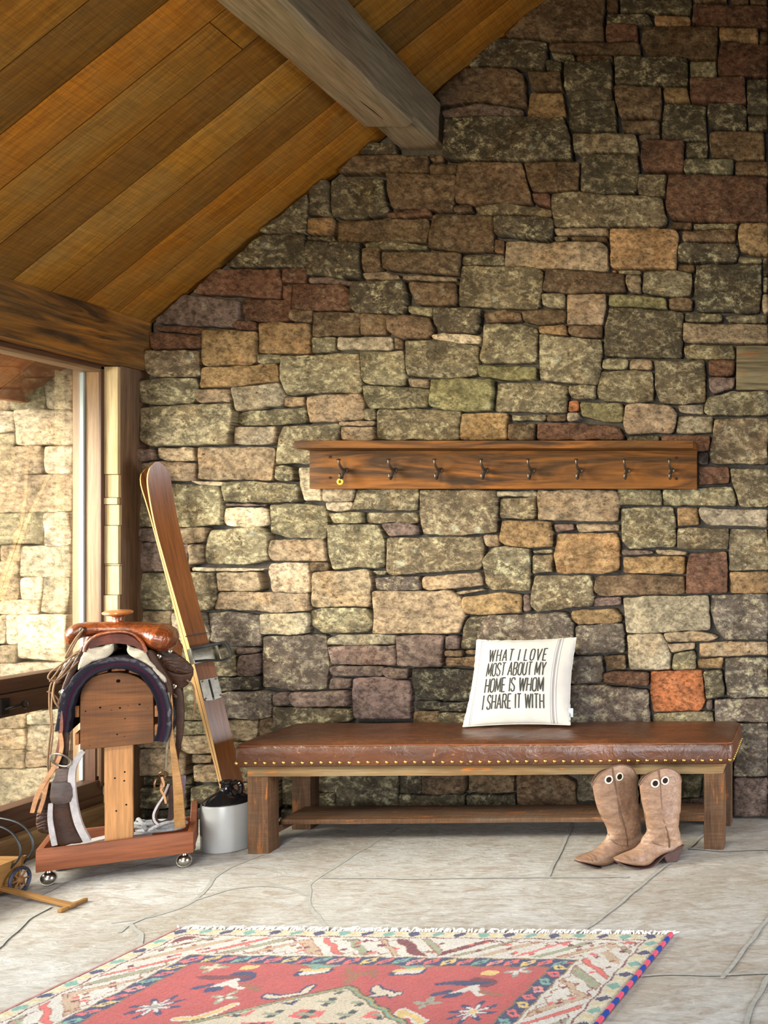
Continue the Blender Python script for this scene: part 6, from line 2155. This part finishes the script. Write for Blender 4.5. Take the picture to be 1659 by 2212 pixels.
def rug_colours(s, t):
    n = s.size
    out = np.zeros((n, 3)); out[:] = C_RED
    hsh = lambda k: np.modf(np.abs(np.sin(k * 12.9898 + 4.1) * 43758.5453))[0]
    ds = np.minimum(s, RW - s); dt = np.minimum(t, RL - t)
    e = np.minimum(ds, dt)
    vert = ds < dt
    a = np.where(vert, t, s) + np.where(s > RW / 2, 0.03, 0.0) * vert
    def put(mask, c): out[mask] = c
    # field motifs come first, borders cover them
    def star(px, py, r, k, c1, c2, c3=None, rot=0.0):
        s0, t0 = RC(px, py)
        d = np.hypot(s - s0, t - t0); th = np.arctan2(t - t0, s - s0) + rot
        rad = r * (0.62 + 0.38 * np.cos(k * th))
        put(d < rad, c1)
        put(d < rad * 0.62, c2)
        if c3 is not None: put(d < r * 0.16, c3)
    def ell(px, py, a_, b_, ang, c):
        s0, t0 = RC(px, py)
        x = (s - s0) * math.cos(ang) + (t - t0) * math.sin(ang); y = -(s - s0) * math.sin(ang) + (t - t0) * math.cos(ang)
        put((x / a_) ** 2 + (y / b_) ** 2 < 1, c)
    def line(pts, w, c):
        q = [RC(*p) for p in pts]
        for (x0, y0), (x1, y1) in zip(q[:-1], q[1:]):
            dx, dy = x1 - x0, y1 - y0; L2 = dx * dx + dy * dy + 1e-12
            k = np.clip(((s - x0) * dx + (t - y0) * dy) / L2, 0, 1)
            put(np.hypot(s - x0 - k * dx, t - y0 - k * dy) < w, c)
    star(335, 2175, 0.075, 8, C_NAVY, C_IV, C_GRY); star(1020, 2186, 0.072, 8, C_NAVY, C_IV, C_YEL)
    star(462, 2089, 0.045, 4, C_SAGE, C_BEI); star(487, 2154, 0.042, 4, C_SAGE, C_IV, C_BRN)
    star(1121, 2099, 0.045, 4, C_GRY, C_IV); star(922, 2166, 0.042, 4, C_SAGE, C_GRY, C_BRN)
    for bx_, by_, f in ((497, 2115, 1), (1015, 2128, 1)):
        ell(bx_ + 28, by_ - 6, 0.050, 0.030, 0.5 * f, C_NAVY if bx_ < 900 else C_MAR)
        ell(bx_ - 14, by_ - 4, 0.085, 0.016, -0.05, C_MAR if bx_ < 900 else C_NAVY)
        line([(bx_ - 40, by_ + 22), (bx_ + 6, by_ + 4)], 0.017, C_IV)
        line([(bx_ + 6, by_ + 4), (bx_ + 20, by_ + 20)], 0.012, C_IV)
        line([(bx_ - 46, by_ + 14), (bx_ - 74, by_ + 20)], 0.013, C_NAVY)
        line([(bx_ - 44, by_ + 23), (bx_ - 26, by_ + 20)], 0.016, C_NAVY)
        line([(bx_ + 26, by_ + 14), (bx_ + 62, by_ + 22)], 0.010, C_BRN)
        line([(bx_ + 34, by_ - 26), (bx_ + 52, by_ - 26)], 0.016, C_YEL)
    for bx_, by_ in ((680, 2097), (884, 2097)):
        line([(bx_ - 26, by_ + 4), (bx_ + 22, by_ + 1)], 0.024, C_NAVY)
        line([(bx_ - 20, by_ + 4), (bx_ + 18, by_ + 1)], 0.016, C_IV)
        line([(bx_ - 30, by_ - 1), (bx_ + 26, by_ - 4)], 0.010, C_YEL)
        line([(bx_ + 2, by_ - 8), (bx_ + 18, by_ - 18)], 0.014, C_TEAL); line([(bx_ + 10, by_ - 10), (bx_ + 46, by_ - 12)], 0.011, C_TEAL)
        line([(bx_ - 6, by_ - 10), (bx_ - 20, by_ - 17)], 0.010, C_TEAL)
    for k, (p, c) in enumerate(((((574, 2152), (600, 2153), (650, 2146), (676, 2130)), C_GRY), (((800, 2152), (824, 2149), (812, 2132), (846, 2150), (858, 2146)), C_GRY),
                 (((384, 2200), (420, 2201), (470, 2186), (500, 2172)), C_YEL), (((846, 2200), (866, 2198), (870, 2182), (900, 2202), (914, 2206)), C_YEL))):
        line(p, 0.016, C_NAVY if c == C_GRY else C_IV); line(p, 0.009, C_BEI if c == C_GRY else c)
    line([(752, 2122), (768, 2106), (800, 2100)], 0.014, C_BRN); line([(768, 2106), (752, 2092)], 0.010, C_BRN); line([(800, 2100), (812, 2108)], 0.010, C_BRN); line([(760, 2108), (738, 2106)], 0.008, C_BRN)
    s0, t0 = RC(755, 2128)
    h = (t - t0) - np.abs(s - s0 - (t - t0) * 0.05) * 0.78
    put(h > -0.006, (70, 72, 60)); put(h > 0.0, (170, 140, 74)); put(h > 0.008, C_TEAL); put(h > 0.015, (120, 96, 56)); put(h > 0.022, C_BEI)
    med = h > 0.03
    ci, cj = np.floor((s - s0) / 0.105 + 0.5), np.floor((t - t0) / 0.075)
    cx_, cy_ = (s - s0) / 0.105 + 0.5 - ci, (t - t0) / 0.075 - cj
    hh = hsh(ci * 7.3 + cj * 3.1)
    put(med & (t - t0 > 0.15) & ((ci + cj) % 2 == 0) & (np.abs(cx_ - .5) < .40) & (np.abs(cy_ - .5) < .30), C_COR)
    put(med & (hh > 0.35) & (np.abs(cx_ - .35 - hh * .3) < .10) & (np.abs(cy_ - .5) < .34), (58, 62, 66))
    put(med & (hh > 0.55) & (np.abs(cx_ - .5) < .26) & (np.abs(cy_ - .5) < .10), C_SAGE)
    put(med & (hh < 0.30) & (np.abs(cx_ - .5) < .22) & (np.abs(cy_ - .5) < .22), C_NAVY); put(med & (hh < 0.30) & (np.abs(cx_ - .5) < .10) & (np.abs(cy_ - .5) < .11), C_YEL)
    # borders, from the inside outwards
    bw = [0.0, 0.010, 0.066, 0.072, 0.228, 0.234, 0.288, 0.294]
    put(e < bw[7], (120, 92, 60))
    g = (e >= bw[5]) & (e < bw[6])
    put(e < bw[6], C_NAVY)
    y = (e - bw[5]) / 0.054
    p = (a + y * 0.03) / 0.052; k = np.floor(p); x = p - k
    kk = k.astype(int) % 5
    for v, c in ((0, C_COR), (1, C_YEL), (2, C_COR), (3, C_TEAL), (4, (226, 140, 130))):
        put(g & (kk == v) & (np.abs(x - .5) + np.abs(y - .5) * 0.75 < .40), c)
    put(g & (np.abs(x - .5) < .10) & (np.abs(y - .5) < .14), C_NAVY)
    put(e < bw[5], (150, 122, 74)); put(e < bw[4], C_IV)
    g = (e >= bw[3]) & (e < bw[4])
    y = (e - bw[3]) / 0.156
    per = 0.52
    q = a / per; k = np.floor(q); x = (q - k)
    sgn = np.where(k % 2 == 0, 1.0, -1.0)
    xd = x - 0.5 + sgn * (y - 0.5) * 0.30
    big = [(-.40, .044, C_MAR), (-.25, .020, C_SAGE), (-.08, .040, C_TAN), (.12, .018, C_COR), (.26, .038, C_SAGE), (.42, .024, C_TAN)]
    for j, (c0, w, c) in enumerate(big):
        cc = big[(j + 2) % 6][2]
        ww = w + 0 * y
        msk = g & (np.abs(xd - c0) < ww) & (y > .08) & (y < .92)
        odd = (k.astype(int) % 2 == 0)
        put(g & (np.abs(xd - c0) < ww + .008) & (y > .055) & (y < .945) & (hsh(k + j * 3.3) > 0.4), C_BRN)
        put(msk & odd, c); put(msk & ~odd, cc)
    zig = np.abs(np.modf(a / 0.045)[0] - 0.5) * 2
    put(g & (np.abs(y - 0.12 - 0.10 * zig) < 0.018) & (hsh(np.floor(a / 0.09)) > .55), C_MAR)
    put(g & (np.abs(y - 0.80 - 0.12 * zig) < 0.018) & (hsh(np.floor(a / 0.09) + 9) > .5), C_BRN)
    for j in range(60):
        aa = hsh(np.array([j * 1.7]))[0] * RW; yy = 0.15 + 0.7 * hsh(np.array([j * 3.9]))[0]
        put(g & (np.abs(a - aa) + np.abs(y - yy) * 0.156 < .012), [C_BRN, C_COR, C_MAR][j % 3])
    put((e < bw[3]), C_MAR); put((e < bw[2]), C_CR)
    g = e < bw[2]
    y = (e - 0.010) / 0.056
    p = a / 0.082; k = np.floor(p); x = p - k
    kk = k.astype(int) % 2
    put(g & (np.abs(x - .98) < .16) & (np.abs(y - .5) < .34), (206, 186, 138)); put(g & (np.abs(x - .04) < .12) & (np.abs(y - .35) < .3), (212, 204, 172))
    lo = np.abs(x - .5) * 1.6 + np.abs(y - .5) * 0.9
    put(g & (kk == 0) & (lo < .42), C_NAVY); put(g & (kk == 1) & (lo < .42), C_TEAL)
    put(g & (kk == 0) & (lo < .10), C_MAR)
    put(e < bw[1], (222, 200, 150)); put(e < 0.005, (150, 50, 70))
    return out

def m_rug():
    t = NT('wool_pile')
    c = t.attr('Col').outputs['Color']
    tc = t.n('ShaderNodeTexCoord').outputs['Object']
    n1 = t.noise(t.mapping(tc, (1, 1.6, 1)), 150, 5, 0.7); n2 = t.noise(tc, 9, 5, 0.6); n3 = t.noise(tc, 45, 4, 0.6)
    c = t.mix(1.0, c, t.ramp(n1, [(0.30, 0.62), (0.70, 1.28)]), 'MULTIPLY')
    c = t.mix(1.0, c, t.ramp(n2, [(0.30, 0.90), (0.70, 1.10)]), 'MULTIPLY')
    b = t.bump(n1, 0.8, 0.006, t.bump(n3, 0.5, 0.008))
    m = t.finish(c, 0.95, b, 0.08)
    t.b.inputs['Sheen Weight'].default_value = 0.25
    return m
M_rug = m_rug()
rug = empty('rug', RB + ES * (RW / 2) + ET * (RL / 2))
tag(rug, 'red patterned wool rug with ivory border and white fringe on the stone floor', 'rug')
mb = MB()
def rug_patch(t0, t1, st):
    ns = int(RW / st) + 1; nt_ = int((t1 - t0) / st) + 1
    ss_, tt_ = np.meshgrid(np.linspace(0, RW, ns), np.linspace(t0, t1, nt_))
    s, t = ss_.ravel(), tt_.ravel()
    rr = np.random.RandomState(3)
    wob = 0.0035
    cols = rug_colours(s + wob * np.sin(t * 61 + s * 23) + rr.normal(0, .0012, s.size), t + wob * np.sin(s * 53 + t * 31) + rr.normal(0, .0012, s.size)) / 255.0
    cols = cols * 0.93
    cols = np.where(cols <= 0.04045, cols / 12.92, ((cols + 0.055) / 1.055) ** 2.4)
    cols = np.concatenate([cols, np.ones((s.size, 1))], 1)
    ed = np.minimum(np.minimum(s, RW - s), t)
    z = 0.004 + 0.008 * np.clip(ed / 0.02, 0, 1) + rr.normal(0, 0.0006, s.size)
    x = RB.x + ES.x * s + ET.x * t; y = RB.y + ES.y * s + ET.y * t
    vs = [Vector(p) for p in zip(x, y, z)]
    fs = [[j * ns + i, j * ns + i + 1, (j + 1) * ns + i + 1, (j + 1) * ns + i] for j in range(nt_ - 1) for i in range(ns - 1)]
    mb.add(vs, fs, 0, None, [tuple(c) for c in cols])
rug_patch(0, 0.80, 0.0042)
rug_patch(0.80, RL, 0.012)
mb.build('rug_pile', M_rug, rug, angle=180)
fr_m = MB()
for i in range(230):
    s = RW * (i + R.random()) / 230
    p = RB + ES * s + Vector((0, 0, 0.004))
    L = R.uniform(0.018, 0.042); a = R.uniform(-0.9, 0.9)
    d = (-ET * math.cos(a) + ES * math.sin(a)) * L
    d2 = (-ET * math.cos(a + R.uniform(-.6, .6)) + ES * math.sin(a)) * L
    fr_m.tube([p, p + d * 0.45 + Vector((0, 0, R.uniform(0.002, 0.008))), p + d * 0.6 + d2 * 0.45 + Vector((0, 0, 0.001))], [0.0032, 0.0034, 0.0016], 5)
fr_m.build('fringe', m_plain('cotton_fringe', (232, 228, 222), 0.9, spec=0.1), rug)
def m_selv():
    t = NT('wrapped_edge')
    g = t.attr('gv').outputs['Vector']
    sep = t.n('ShaderNodeSeparateXYZ'); t.l(g, sep.inputs[0])
    k = t.math('LESS_THAN', t.math('FRACT', t.math('MULTIPLY', sep.outputs[0], 13.0)), 0.5)
    c = t.mix(k, lin((44, 70, 140)), lin((196, 84, 104)))
    n = t.noise(g, 180, 3, 0.6)
    return t.finish(c, 0.9, t.bump(n, 0.6, 0.003), 0.1)
M_selv = m_selv()
for s in (0.0, RW):
    m = MB(); m.tube([RB + ES * s + ET * (RL * i / 80) + Vector((0, 0, 0.007)) for i in range(81)], 0.008 if s else 0.004, 8)
    m.build('wrapped_edge', M_selv if s else m_plain('rose_edge', (180, 140, 136), 0.9, spec=0.1), rug)
